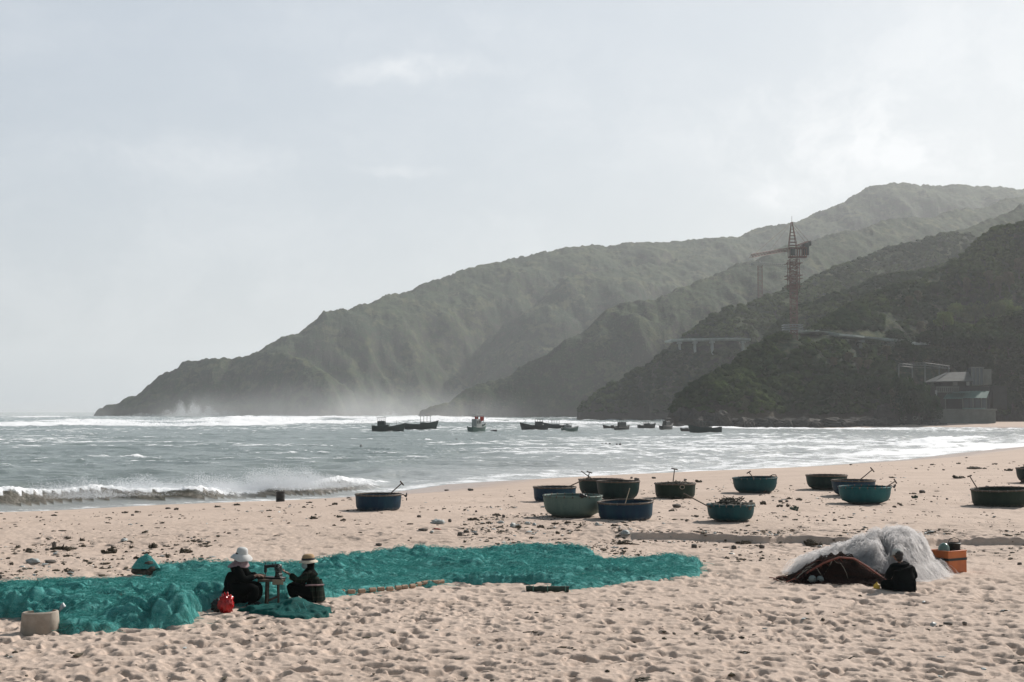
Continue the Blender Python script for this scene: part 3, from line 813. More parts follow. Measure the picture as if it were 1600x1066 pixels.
tangle('net_heap', (x - .2, y, z + hh - .1), (Rr * .6, Rr * .7, .30), 30, 'net_dark', 'dark netting showing above the rim of the boat at the right edge', 'netting', 8)

# ================================================================== FISHING BOATS AFLOAT
def seamat(name, c, r=.5, v=.35): return mat(name, c, r, v, 1.2)
seamat('boat_teal', (.012, .036, .032)); seamat('boat_dark', (.009, .016, .016)); seamat('boat_white', (.34, .36, .35)); seamat('boat_brown', (.04, .03, .025)); seamat('boat_green', (.06, .13, .11))
mat('flag_red', (.55, .055, .03), .8, .2, 5, transl=.5)
mat('pane_dark', (.02, .03, .035), .15)
GB = 'wooden fishing boats moored in the bay'
def fishing_boat(cx, by, lpx, label, face=1, yaw=0, style='teal', cab=-.18, cabw=.30, cabh=1.0, roofed=True, mast=0, open_cab=False, hull_h=.13, second=None):
    """face=1: bow to the right. yaw turns the bow away from the square-on view"""
    p = at_z(cx, by, SEA); s = F / p.y; L = lpx / s / max(abs(math.cos(yaw)), .35)
    root = empty('fishing_boat', (p.x, p.y + L * .12, SEA + .42), yaw if face > 0 else math.pi + yaw, label, 'fishing boat', GB)
    B = L * .15; D = L * hull_h
    st = []
    N = 13
    for i in range(N):
        t = i / (N - 1); x = (t - .5) * L
        w = B * (1 - max(0, (t - .55) / .45) ** 2.1) * (.80 + .2 * min(1, t / .25)); w = max(w, .03)
        sheer = D * (1.0 + .95 * max(0, (t - .45) / .55) ** 2 + .35 * max(0, (.3 - t) / .3) ** 2)
        rake = .10 * L * max(0, (t - .75) / .25) ** 1.5
        st.append([(x, 0, -.35), (x + rake * .2, -w * .55, -.30), (x + rake * .5, -w * .88, sheer * .35), (x + rake, -w, sheer), (x + rake, -w * .82, sheer), (x + rake * .9, -w * .76, sheer - .22), (x + rake * .9, 0, sheer - .20),
                   (x + rake * .9, w * .76, sheer - .22), (x + rake, w * .82, sheer), (x + rake, w, sheer), (x + rake * .5, w * .88, sheer * .35), (x + rake * .2, w * .55, -.30)])
    m = MB(); m.rings(st); m.build('hull', MAT['boat_' + style], root, angle=50)
    m = MB(); m.tube([(a[3][0], a[3][1] - .03, a[3][2] + .02) for a in st], .05, 5); m.tube([(a[9][0], a[9][1] + .03, a[9][2] + .02) for a in st], .05, 5); m.build('rubbing_strake', MAT['boat_white' if style == 'green' else 'boat_dark'], root)
    def cabin(cx_, cw, ch, opened, col):
        x0 = cx_ * L; w = cw * L; d0 = D * .75; hC = ch * L * .22; bw = B * 1.25
        low = .45 if opened else .98
        m = MB(); m.box((x0, 0, d0 + hC * low / 2), (w, bw, hC * low), ch=.04); c = m.build('cabin', MAT['boat_' + col], root)
        for sx in (-1, -.33, .33, 1):
            for sy in (-1, 1): m = MB(); m.tube([(x0 + sx * w * .47, sy * bw * .46, d0), (x0 + sx * w * .47, sy * bw * .46, d0 + hC * 1.42)], .035, 5); m.build('roof_post', MAT['boat_' + col], c)
        m = MB(); m.box((x0, 0, d0 + hC * 1.45), (w * 1.16, bw * 1.15, .09), ch=.02); m.build('cabin_roof', MAT['boat_' + col], c)
        if not opened:
            for k in range(3):
                for sy in (-1, 1):
                    m = MB(); m.box((x0 + (k - 1) * w * .3, sy * (bw / 2 + .006), d0 + hC * .66), (w * .19, .02, hC * .32)); m.build('window', MAT['pane_dark'], c)
    cabin(cab, cabw, cabh, open_cab, style if style != 'green' else 'white')
    if second: cabin(second[0], second[1], second[2], False, style)
    for k in range(mast):
        xm = L * (.30 - .5 * k) if mast > 1 else L * .36
        m = MB(); m.tube([(xm, 0, D * .6), (xm, 0, D + L * .22)], [.05, .025], 6)
        m.tube([(xm, 0, D + L * .2), (L * .55 * (1 if xm > 0 else -1), 0, D * 1.5)], .018, 4); m.build('mast', MAT['boat_dark'], root)
    # fenders, coiled gear on deck
    m = MB(); rnd = random.Random(cx)
    for k in range(5):
        random.seed(cx * 7 + k); m.blob((rnd.uniform(.02, .36) * L, rnd.uniform(-.3, .3) * B, D * .95), (rnd.uniform(.18, .4), .25, rnd.uniform(.12, .26)), 7, 5, .2)
    m.build('deck_gear', MAT['boat_brown'], root)
    return root, L, D
fishing_boat(605, 676.5, 48, 'dark green fishing boat with a wheelhouse at its left end, leftmost afloat', 1, R(-8), 'teal', -.20, .24, 1.05, mast=2, second=(-.02, .12, .5))
fishing_boat(656, 672, 48, 'low fishing boat with an open railed cabin at its right end, second from the left', 1, R(6), 'teal', .17, .34, .95, open_cab=True, mast=0)
fb3 = fishing_boat(746, 677, 22, 'white-sided fishing boat seen end on under two red flags', 1, R(62), 'green', -.05, .36, 1.45, mast=1)
fishing_boat(771, 677, 9, 'tiny dark tender beside the boat with red flags', 1, R(20), 'dark', .05, .2, .5)
fishing_boat(836, 673, 40, 'dark fishing boat, bow left, at the left end of the mid-bay cluster', -1, R(5), 'dark', -.15, .30, .9, mast=1)
fishing_boat(870, 672, 36, 'long dark fishing boat in the middle of the mid-bay cluster', -1, R(-12), 'teal', .05, .34, .8, mast=1, open_cab=True)
fishing_boat(890, 676, 24, 'small pale boat in front at the right end of the mid-bay cluster', 1, R(30), 'green', -.1, .4, 1.0)
fishing_boat(955, 672, 22, 'low brown fishing boat just left of a taller dark one', -1, R(8), 'brown', -.1, .2, .4)
fishing_boat(972, 674.5, 22, 'dark fishing boat with a tall cabin right of the low brown one', 1, R(40), 'dark', 0, .5, 1.5)
fishing_boat(1010, 671, 26, 'dark boat pitching in the surf under the cliffs, left of two others', 1, R(20), 'dark', .05, .35, .7)
fishing_boat(1042, 673, 20, 'stubby dark boat between two patches of white surf', 1, R(55), 'dark', 0, .4, 1.2)
fishing_boat(1061, 669.5, 14, 'small boat close under the cliff right of the stubby dark one', 1, R(30), 'brown', 0, .4, .8)
fishing_boat(1073, 676, 17, 'small brown boat touching the long green boat at the right', -1, R(5), 'brown', 0, .3, .5)
fishing_boat(1104, 678.5, 48, 'long low green fishing boat farthest right of those afloat', -1, R(4), 'teal', .0, .36, .75, mast=1, open_cab=True)
for (px, lab) in ((747.5, 'left red flag streaming above the white-sided boat'), (756, 'right red flag streaming above the white-sided boat')):
    q = at_y(px, 655.5, fb3[0].location.y)
    root = empty('flag', (q.x, q.y, SEA + 1.0), 0, lab, 'flag', 'two red flags on the white-sided boat')
    zt = q.z - SEA - 1.0 + .75
    m = MB(); m.tube([(0, 0, 0), (0, 0, zt)], .03, 5); m.build('pole', MAT['boat_dark'], root)
    m = MB(); rs = []
    for k in range(8):
        t = k / 7; yy = .12 * math.sin(t * 5 + px); xx = -t * .85
        rs.append([(xx, yy - .012, zt - 1.05 - .12 * t), (xx, yy + .012, zt - 1.05 - .12 * t), (xx, yy + .012, zt - .1 * math.sin(t * 3)), (xx, yy - .012, zt - .1 * math.sin(t * 3))])
    m.rings(rs); m.build('cloth', MAT['flag_red'], root)
mb0 = MB(); random.seed(11); mb0.blob((0, 0, .08), (.24, .24, .26), 10, 7, .05); mb0.tube([(0, 0, .30), (0, 0, .45)], .04, 6)
buoy = None
for k, (px, py, s) in enumerate(((564, 701, 1.0), (922, 698, .8), (941, 697, .8), (947, 697, .9), (953, 696, .7), (964, 697, .7), (969, 696.5, .7), (1057, 699, .6), (779, 662, 1.1), (713, 688, .6))):
    p = at_z(px, py, SEA)
    if buoy is None: buoy = mb0.build('buoy', MAT['black_iron']); o = buoy
    else: o = buoy.copy(); COL.objects.link(o)
    o.location = (p.x, p.y, SEA + .12); o.scale = (s, s, s)
    lab = ('single black buoy floating alone well below the leftmost fishing boat' if k == 0 else 'small black net float, ' + ORD[k - 1] + ' from the left in the row of six in mid bay' if 0 < k < 7 else
           ('black float alone in the water left of the standing paddle' if k == 7 else 'black float in the white water right of the red flags' if k == 8 else 'tiny float alone in the swell right of the second fishing boat'))
    tag(o, lab, 'buoy', 'black net floats in the bay')
# ================================================================== CRANES
mat('crane_red', (.13, .045, .032), .7, .35, .6, (.10, .065, .05))
mat('crane_grey', (.06, .07, .065), .7, .3, .5)
mat('crane_pale', (.34, .33, .30)); mat('concrete', (.36, .40, .375), .85, .35, .5, (.26, .29, .27), streak=True)
mat('white_metal', (.22, .24, .23), .5, .2, 1)
mat('glass_dark', (.05, .07, .075), .15)
def lattice(m, a, b, w, n, r=.07, up=Vector((0, 1, 0)), tri=False):
    a = Vector(a); b = Vector(b); t = (b - a).normalized(); u = (up - t * up.dot(t)).normalized(); v = t.cross(u)
    cs = [u * w / 2 + v * w / 2, u * w / 2 - v * w / 2, -u * w / 2 - v * w / 2, -u * w / 2 + v * w / 2]
    if tri: cs = [u * w / 2, -u * w / 2 + v * w / 2, -u * w / 2 - v * w / 2]
    k = len(cs)
    for c in cs: m.tube([a + c, b + c], r, 4)
    for i in range(n):
        p = a + (b - a) * i / n; q = a + (b - a) * (i + 1) / n
        for j in range(k):
            m.tube([p + cs[j], p + cs[(j + 1) % k]], r * .6, 4, False)
            m.tube([(p if i % 2 else q) + cs[j], (q if i % 2 else p) + cs[(j + 1) % k]], r * .6, 4, False)
def crane(px, py_base, Y, lab, s, ladder=True, full=True):
    p = at_y(px, py_base, Y); g = hz(p.x, Y); root = empty('tower_crane', (p.x, Y, g), 0, lab, 'tower crane')
    k = F / Y
    def z(py): return at_y(px, py, Y).z - g
    if full:
        zt = z(404)
        m = MB(); lattice(m, (0, 0, -2), (0, 0, zt), 2.2, 26, .13); m.build('mast', MAT['crane_red'], root)
        m = MB()   # working frame round the head of the mast
        for zz in (z(448), z(436), z(431), z(412)):
            for d in (-2.3, 2.3): m.box((0, d, zz), (5.6, .35, .18)); m.box((d, 0, zz), (.35, 5.6, .18))
        lattice(m, (0, 0, z(452)), (0, 0, z(406)), 3.5, 7, .11)
        m.build('climbing_frame', MAT['crane_red'], root)
        m = MB()
        for zz in (z(515), z(511.5), z(508)): m.box((-.6, -2.6, zz), (6.4, .2, .35)); m.box((-.6, 2.6, zz), (6.4, .2, .35)); m.box((-3.7, 0, zz), (.2, 5.2, .35)); m.box((2.6, 0, zz), (.2, 5.2, .35))
        m.build('guard_rail', MAT['white_metal'], root)
        m = MB(); z0, z1 = z(402), z(388)
        m.box((1.4, 0, z0), (6.0, 3.2, .4)); m.box((1.4, 0, z1), (6.0, 3.2, .3))
        for xx in np.linspace(-1.5, 4.3, 8):
            for yy in (-1.5, 1.5): m.tube([(float(xx), yy, z0), (float(xx), yy, z1)], .13, 4)
        m.build('slewing_platform', MAT['crane_red'], root)
        m = MB(); m.box((-.6, -2.2, (z0 + z1) / 2), (1.4, 1.4, 2.2), ch=.1); m.build('cab', MAT['crane_grey'], root)
        m = MB(); ap = Vector((-.4, 0, z(347)))
        for a in ((-1.6, -1.1), (-1.6, 1.1), (1.2, -1.1), (1.2, 1.1)):
            m.tube([(a[0], a[1], z1), ap + Vector((a[0] * .12, a[1] * .2, 0))], .12, 4)
        for f in np.linspace(.1, .85, 7):
            w = 1.5 * (1 - f) + .2; zz = z1 + (ap.z - z1) * float(f); m.box((-.3 * f, 0, zz), (w * 1.8, w * 1.4, .12))
        m.tube([ap, ap + Vector((0, 0, 2.0))], .06, 4); m.build('apex_frame', MAT['crane_red'], root)
        tp = at_y(1173, 400, Y - 24); tip = Vector((tp.x - p.x, -24, tp.z - g))
        m = MB(); lattice(m, (-1.8, -.5, z(390)), tip, 1.15, 26, .075, Vector((0, 0, 1)), True); m.build('jib', MAT['crane_red'], root)
        m = MB(); e = Vector((6.6, 4, z(377))); lattice(m, (1.6, 0, z(386)), e, 1.3, 6, .10, Vector((0, 0, 1))); m.build('counter_jib', MAT['crane_red'], root)
        m = MB(); m.box((4.7, 2.4, z(388)), (2.3, 2.0, 4.3), ch=.15); m.box((6.3, 3.4, z(379)), (1.0, 2.2, 1.5), ch=.1); m.build('counterweight', MAT['crane_grey'], root)
        m = MB(); m.tube([ap, Vector((-1.8, -.5, z(390))).lerp(tip, .55)], .05, 4); m.tube([ap, Vector((-1.8, -.5, z(390))).lerp(tip, .95)], .05, 4); m.tube([ap, e], .05, 4); m.tube([ap - Vector((0, 0, 1)), e - Vector((1.8, 1, 0))], .05, 4)
        m.build('tie_rods', MAT['crane_red'], root)
    else:
        zt = z(414)
        m = MB(); lattice(m, (0, 0, -2), (0, 0, zt), 2.6, 16, .16); m.build('mast', MAT['crane_red'], root)
        m = MB(); m.box((0, 0, zt + .3), (3.6, 3, 1.2)); m.tube([(0, 0, zt), (0, 0, zt + 2.6)], .25, 5); m.build('slewing_platform', MAT['crane_pale'], root)
        m = MB(); lattice(m, (0, 0, zt + .8), (25, 4, zt - .4), 1.5, 20, .16, Vector((0, 0, 1)), True); m.build('jib', MAT['crane_pale'], root)
        m = MB(); lattice(m, (0, 0, zt + .6), (-6, -1, zt + 1.4), 1.3, 4, .12, Vector((0, 0, 1))); m.box((-5.2, -1, zt + .2), (1.6, 1.6, 1.6)); m.build('counter_jib', MAT['white_metal'], root)
crane(1241, 545, 492, 'rusty red tower crane with a caged lattice mast rising before the hill', 1)
crane(1188, 470, 880, 'pale far-off tower crane behind the red one, its jib pointing right', 1, full=False)

# ================================================================== VIADUCT
def viaduct(pts, piers, lab, wdt=7, th=1.3, par=.9):
    P = [at_y(x, y, d) for x, y, d in pts]
    root = empty('viaduct', (P[0].x, P[0].y, P[0].z), 0, lab, 'viaduct', 'elevated road sections on the hillside'); O = P[0]
    m = MB(); rs = []
    for i, p in enumerate(P):
        t = (P[min(i + 1, len(P) - 1)] - P[max(i - 1, 0)]); n = Vector((-t.y, t.x, 0)).normalized() * wdt / 2; q = p - O
        rs.append([q - n + Vector((0, 0, 0)), q + n, q + n - Vector((0, 0, th * .35)), q + n * .7 - Vector((0, 0, th)), q - n * .7 - Vector((0, 0, th)), q - n - Vector((0, 0, th * .35))])
    m.rings(rs); m.build('deck', MAT['concrete'], root, smooth=False)
    m = MB()
    for s in (-1, 1):
        rs = []
        for i, p in enumerate(P):
            t = (P[min(i + 1, len(P) - 1)] - P[max(i - 1, 0)]); n = Vector((-t.y, t.x, 0)).normalized() * wdt / 2; q = p - O + n * s * .96
            rs.append([q + Vector((0, -.12, .01)), q + Vector((0, .12, .01)), q + Vector((0, .12, par)), q + Vector((0, -.12, par))])
        m.rings(rs)
    m.build('parapet', MAT['concrete'], root, smooth=False)
    X = [p.x / p.y for p in P]
    for px in piers:
        a = (px - 800) / F
        i = max(0, min(len(P) - 2, int(np.searchsorted(X, a)) - 1)); f = (a - X[i]) / (X[i + 1] - X[i]); p = P[i].lerp(P[i + 1], f)
        zg = min(hz(p.x, p.y), hz(p.x, p.y - 2)) - 2; q = p - O; h = p.z - th - zg
        m = MB(); m.box((q.x, q.y, q.z - th - .7), (2.4, wdt * .85, 1.0), ch=.25); m.box((q.x, q.y, q.z - th - 1.2 - h / 2), (1.25, 3.0, max(h, 2)), ch=.25); m.build('pier', MAT['concrete'], root)
def deck_pts(lst, off, dmin):
    """keep the deck just in front of the slope it stands on"""
    out = []
    for (px, py) in lst:
        h = hill_hit(px, py, 420, 1500); out.append((px, py, (h.y - off) if h else dmin))
    d = np.array([o[2] for o in out]); d = np.convolve(np.pad(d, 2, 'edge'), np.ones(5) / 5, 'valid'); d = np.minimum(d, np.array([o[2] for o in out]) + off * .4)
    return [(o[0], o[1], float(k)) for o, k in zip(out, d)]
viaduct(deck_pts([(1046, 534), (1058, 532), (1075, 531), (1092, 531), (1110, 530.5), (1130, 530), (1150, 530), (1170, 531)], 9, 780), (1062, 1086, 1113, 1161), 'pale concrete road viaduct left of the red crane, curving round the spur', th=.9, par=.55)
viaduct(deck_pts([(1246, 517), (1265, 518), (1284, 521), (1305, 524), (1325, 526), (1344, 528), (1370, 529), (1400, 532), (1440, 536)], 15, 490), (1284, 1344, 1395), 'concrete road viaduct right of the red crane, running into the trees', th=.7, par=.4)

# ================================================================== THE HOUSE ON THE FAR SHORE
mat('roof_grey', (.06, .07, .066), .8, .4, .6)
mat('wall_pale', (.12, .135, .12), .85, .4, .5, (.08, .09, .08))
mat('awning_teal', (.055, .13, .11), .7, .4, .7, (.08, .15, .13))
mat('wall_dark', (.022, .026, .024), .9, .4, .6)
mat('rock_brown', (.060, .052, .044), .95, .5, .25, (.028, .030, .026), bump=.4, bscale=1.2)
mat('earth_pale', (.17, .16, .14), .95, .4, .3, (.10, .10, .085), bump=.2, bscale=1.5)
YB = 440
def bp(px, py, Y=YB): return at_y(px, py, Y)
def quadbox(m, x0, x1, y0, y1, Y, dep, ch=.05):
    a = bp(x0, y1, Y); b = bp(x1, y0, Y); m.box(((a.x + b.x) / 2 - O.x, Y + dep / 2 - O.y, (a.z + b.z) / 2 - O.z), (b.x - a.x, dep, b.z - a.z), ch=ch)
O = bp(1505, 641); root = empty('beach_house', tuple(O), 0, 'low two-storey house with grey roof and teal awning above the far beach', 'house')
m = MB(); quadbox(m, 1466, 1546, 604, 642, 442, 8); m.build('wall', MAT['wall_dark'], root)
m = MB(); quadbox(m, 1470, 1516, 594, 604, 443.5, 7); m.build('upper_wall', MAT['wall_dark'], root)
m = MB(); a, b_, c, d = [bp(*q) - O for q in ((1461, 596, 440), (1521, 595, 440), (1513, 581, 446), (1480, 582, 446))]
m.rings([[a, b_, b_ + Vector((0, 12, 0)), a + Vector((0, 12, 0))], [d, c, c + Vector((0, 1.5, 0)), d + Vector((0, 1.5, 0))]]); m.rings([[a - Vector((0, 0, .25)), b_ - Vector((0, 0, .25)), b_ + Vector((0, 12, -.25)), a + Vector((0, 12, -.25))], [a, b_, b_ + Vector((0, 12, 0)), a + Vector((0, 12, 0))]])
m.build('roof', MAT['roof_grey'], root, smooth=False)
m = MB(); quadbox(m, 1463, 1499, 604, 606, 439, .3); quadbox(m, 1463, 1499, 612, 613.5, 439, .3)
for k in range(11): quadbox(m, 1463.5 + k * 3.3, 1465 + k * 3.3, 606, 612, 439.05, .2, 0)
m.build('balustrade', MAT['wall_pale'], root)
m = MB(); quadbox(m, 1462, 1464.5, 610, 633, 438.8, .5); m.build('column', MAT['white_metal'], root)
for (x0, x1) in ((1489, 1496), (1510, 1515)):
    m = MB(); quadbox(m, x0, x1, 596, 602.5, 443.2, .25); m.build('window', MAT['white_metal'], root)
# corrugated awning in two leaves
m = MB()
for (x0, x1, yt, yb) in ((1474, 1508, 615, 623), (1504, 1546, 611, 622), (1488, 1518, 611.5, 614)):
    a = bp(x0 + 6, yt, 441); b_ = bp(x1, yt, 441); c = bp(x1 - 4, yb, 437.5); d = bp(x0, yb, 437.5)
    n = 14; r0 = []; r1 = []
    for i in range(n + 1):
        f = i / n; w = .06 * math.cos(i * math.pi); p = a.lerp(b_, f) - O; q = d.lerp(c, f) - O
        r0.append([p + Vector((0, 0, w)), p + Vector((0, 0, w - .06)), q + Vector((0, 0, w - .06)), q + Vector((0, 0, w))])
    m.rings(r0)
m.build('awning', MAT['awning_teal'], root)
for x in (1477, 1504, 1520, 1533, 1541): m = MB(); quadbox(m, x, x + 1.1, 621, 640, 437.9, .22, 0); m.build('awning_post', MAT['wall_pale'], root)
m = MB()
for k in range(4): quadbox(m, 1506 + k * 9, 1513.5 + k * 9, 624, 638, 441.7, .25, 0)
m.build('shop_window', MAT['glass_dark'], root)
m = MB(); quadbox(m, 1504, 1540, 637.5, 640, 437.6, .5); m.build('counter', MAT['awning_teal'], root)
# glazed box on the roof
m = MB(); quadbox(m, 1519, 1537, 575, 601, 444, 5); m.build('stair_tower', MAT['glass_dark'], root)
m = MB()
for x in (1518, 1524, 1530, 1536): quadbox(m, x, x + 1.3, 574, 602, 443.8, .25, 0)
quadbox(m, 1518, 1538, 573.5, 575, 443.75, .3, 0); quadbox(m, 1518, 1538, 601, 602.5, 443.75, .3, 0); m.build('tower_frame', MAT['wall_pale'], root)
m = MB(); quadbox(m, 1537.5, 1549, 577, 601, 445, 4.4); m.build('white_annex', MAT['wall_pale'], root)
m = MB(); quadbox(m, 1552, 1573, 603, 640, 447, 5); m.build('side_wing', MAT['wall_dark'], root)

O = bp(1510, 662); m = MB(); quadbox(m, 1457, 1556, 640, 666, 437, 12, .3); quadbox(m, 1455, 1558, 639, 642, 436.8, 12, .1)
o = m.build('sea_wall', MAT['wall_pale']); o.location = O; tag(o, 'pale retaining wall under the house above the far beach', 'retaining wall')
mat('frame_grey', (.10, .115, .11)); O = bp(1444, 630); root = empty('steel_frame', tuple(O), 0, 'bare pale steel frame standing left of the house like an unroofed porch', 'frame')
m = MB()
for (x, yt, yb, Y) in ((1405, 569, 640, 440), (1446, 568, 640, 438), (1483, 572, 620, 446), (1468, 571, 620, 450), (1426, 571, 640, 452)): quadbox(m, x - .45, x + .45, yt, yb, Y, .2, 0)
m.build('posts', MAT['frame_grey'], root)
m = MB()
def bar(a, b_, r=.09): m.tube([a - O, b_ - O], r, 4)
A, B_, C_, D_ = bp(1405, 568, 440), bp(1446, 567, 438), bp(1484, 572, 446), bp(1426, 570, 452)
for dz in (0, -.8):
    v = Vector((0, 0, dz)); bar(A + v, B_ + v); bar(B_ + v, C_ + v); bar(C_ + v, D_ + v, .1); bar(D_ + v, A + v, .1)
for k in range(9):
    f = k / 9; bar(A.lerp(B_, f), A.lerp(B_, f + .06) - Vector((0, 0, .8)), .07); bar(B_.lerp(C_, f), B_.lerp(C_, f + .06) - Vector((0, 0, .8)), .07)
m.build('truss', MAT['frame_grey'], root)

# rocks along the waterline under the wooded shoulder, with white lettering on the biggest face
def rock_mesh(name, rad, seed, mt='rock_brown', sub=4):
    bm = bmesh.new(); bmesh.ops.create_icosphere(bm, subdivisions=sub, radius=1)
    co = np.array([v.co[:] for v in bm.verts]); rnd = random.Random(seed)
    sq = np.sign(co) * np.abs(co) ** .75
    n = vn(co[:, 0] * 1.4 + seed, co[:, 1] * 1.4 + co[:, 2] * 1.1, seed) * .32 - np.abs(vn(co[:, 0] * 2.7 + co[:, 2], co[:, 2] * 2.7 + co[:, 1] * 3, seed + 3)) * .30 + vn(co[:, 0] * 8, co[:, 2] * 8 + co[:, 1] * 5, seed + 5) * .06
    out = sq * (1 + n)[:, None] * np.array(rad)
    for v, c in zip(bm.verts, out): v.co = c
    for f in bm.faces: f.smooth = False
    me = bpy.data.meshes.new(name); bm.to_mesh(me); bm.free(); me.materials.append(MAT[mt])
    o = bpy.data.objects.new(name, me); COL.objects.link(o); return o
rp = [rock_mesh('boulder', (1, .8, .75), 31 + k) for k in range(4)]
used = [False] * 4
RL = [(1076, 663, 4.2, 6.5), (1092, 660, 4.6, 6.5), (1108, 664, 3.5, 3.5), (1125, 660, 4.4, 5), (1142, 665, 3, 2.2), (1160, 664, 4, 3.2), (1182, 666, 3.6, 2.4), (1203, 664, 4.4, 3.2), (1228, 665, 4, 2.6), (1252, 664, 5, 3.2), (1280, 665, 4.4, 2.6), (1305, 664, 5, 3.0),
      (1330, 665, 5, 2.6), (1352, 662, 4, 3.4), (1374, 664, 4.6, 3), (1392, 663, 4, 3.2), (1462, 664, 3, 2.4), (1476, 665, 2.4, 1.4)]
rl = ['boulder left-hand end of the rocky shore under the dark spur', 'tall boulder standing at the foot of the dark spur']
for k, (px, py, w, h) in enumerate(RL):
    i = k % 4; o = rp[i] if not used[i] else rp[i].copy()
    if used[i]: COL.objects.link(o)
    used[i] = True
    p = at_z(px, 669 if px > 1100 else 668, SEA); o.location = (p.x, p.y + 4, SEA + h * .25); o.scale = (w, w, h); o.rotation_euler = (0, 0, k * 1.7)
    tag(o, ('tall' if k < 2 else 'low') + ' brown boulder, ' + ORD[k] + ' from the left along the far waterline', 'boulder', 'boulders along the far shoreline')
O = bp(1420, 660, 433); o = rock_mesh('rock_outcrop', (8.6, 4, 6.0), 77, sub=4)
co = o.data.vertices
for v in co:
    if v.co.y < -1.9: v.co.y = -1.9 + (v.co.y + 1.9) * .12
o.location = (O.x, 436, O.z + .8); tag(o, 'broad brown rock face with faint white capital letters painted on it', 'rock face')
mat('letter_white', (.20, .21, .19), .8, .5, 2)
root = empty('painted_lettering', (O.x, 433.6, O.z), 0, 'faint white capitals reading OC CAM on the rock face by the far beach', 'lettering')
def letters(txt, x0, x1, yt, yb):
    cu = bpy.data.curves.new('t', 'FONT'); cu.body = txt; cu.extrude = .03; cu.offset = .02
    t = bpy.data.objects.new('t', cu); COL.objects.link(t); dg = bpy.context.evaluated_depsgraph_get(); me = bpy.data.meshes.new_from_object(t.evaluated_get(dg)); bpy.data.objects.remove(t)
    co = np.array([v.co[:] for v in me.vertices]); lo = co.min(0); hi = co.max(0)
    a = bp(x0, yb, 433.6); b_ = bp(x1, yt, 433.6)
    for v in me.vertices:
        x = (v.co.x - lo[0]) / (hi[0] - lo[0]) * (b_.x - a.x) + a.x - root.location.x; z = (v.co.y - lo[1]) / (hi[1] - lo[1]) * (b_.z - a.z) + a.z - root.location.z
        v.co = (x, -v.co.z, z)
    me.materials.clear(); me.materials.append(MAT['letter_white']); o = bpy.data.objects.new('word', me); COL.objects.link(o); o.parent = root
letters('OC', 1407, 1417, 651, 657); letters('CAM', 1426, 1442, 650.5, 657)

# sandy bank right of the wall, with scrub and a low picket
root = None
m = MB(); rs = []
for k in range(15):
    f = k / 14; px = 1486 + f * 190; yt = 661 - 19 * min(1, f * 1.55) ** .8; a = at_z(px, 664, SEA + .3); tY = 436 + 14 * f
    b_ = at_y(px, yt, 434)
    a = Vector((a.x, min(a.y, 424), -1.2)); rs.append([a, a.lerp(b_, .5) + Vector((0, 0, .5 * math.sin(k))), b_, b_ + Vector((0, 6, 0)), b_ + Vector((0, 6, -9)), a + Vector((0, 0, -3))])
o = m.build('sand_bank', MAT['earth_pale']); tag(o, kind='structure')

# ================================================================== TREES AND SCRUB
def leafmat(name, c, c2):
    m = bpy.data.materials.new(name); m.use_nodes = True; g = NT(m.node_tree)
    P = g.n('ShaderNodeNewGeometry').outputs['Position']
    c_ = g.mix(g.ramp(g.noise(.35, 5, .7, P), .35, .65), c, c2)
    d = g.n('ShaderNodeBsdfDiffuse', ins={0: c_}); t = g.n('ShaderNodeBsdfTranslucent', ins={0: c_}); x = g.n('ShaderNodeMixShader', ins={0: .35, 1: d.outputs[0], 2: t.outputs[0]})
    g.n('ShaderNodeOutputMaterial', ins={0: x.outputs[0]}); MAT[name] = m; return m
leafmat('leaf_dark', (.012, .030, .014), (.026, .050, .018)); leafmat('leaf_mid', (.070, .115, .040), (.14, .175, .062)); leafmat('leaf_dry', (.075, .075, .045), (.12, .11, .065))
mat('bark', (.07, .06, .05), .9, .4, 3)
def crown_data(name, h, w, seed, mt, slim=False, n=2600):
    rng = np.random.default_rng(seed); cl = []
    for k in range(16):
        a = rng.uniform(0, 6.28); r = math.sqrt(rng.random()) * w * .34; zz = rng.uniform(.35, .95) * h; rr = w * rng.uniform(.16, .30) * (1.15 - .55 * abs(zz / h - .6))
        if slim: r *= .6; rr *= .8
        cl.append((r * math.cos(a), r * math.sin(a), zz, rr))
    C = []
    for k in range(n):
        c = cl[rng.integers(len(cl))]; d = rng.normal(size=3); d /= np.linalg.norm(d); rr = c[3] * rng.uniform(.55, 1.08)
        C.append((c[0] + d[0] * rr, c[1] + d[1] * rr, c[2] + d[2] * rr * .85))
    C = np.array(C); nn = len(C)
    e1 = rng.normal(size=(nn, 3)); e1 /= np.linalg.norm(e1, axis=1, keepdims=True); e2 = rng.normal(size=(nn, 3)); e2 -= e1 * (e1 * e2).sum(1, keepdims=True); e2 /= np.linalg.norm(e2, axis=1, keepdims=True)
    s = (w * .040 * rng.uniform(.6, 1.5, nn))[:, None]
    V = np.stack([C - e1 * s, C - e2 * s * .6, C + e1 * s, C + e2 * s * .6], 1).reshape(-1, 3)
    return V, np.arange(nn * 4).reshape(-1, 4), cl
def tree(name, h, w, seed, mt, slim=False):
    root = empty('tree')
    V, q, cl = crown_data(name, h, w, seed, mt, slim); np_mesh('crown', V, q, MAT[mt], False, root)
    m = MB(); m.tube([(0, 0, -1.5), (.1 * w * .2, 0, h * .3), (0, .1, h * .62)], [w * .045, w * .032, w * .014], 7)
    for c in cl[:7]: m.tube([(0, 0, h * .28), (c[0] * .5, c[1] * .5, c[2] * .7), (c[0], c[1], c[2])], [w * .02, w * .013, w * .006], 5)
    m.build('trunk', MAT['bark'], root); return root
TK = [tree('a', 9, 8, 1, 'leaf_dark'), tree('b', 10, 7.5, 2, 'leaf_mid'), tree('c', 10, 5, 3, 'leaf_dry', True), tree('d', 8, 9, 4, 'leaf_dark'), tree('e', 9, 7, 6, 'leaf_mid')]
tu = [False] * 5
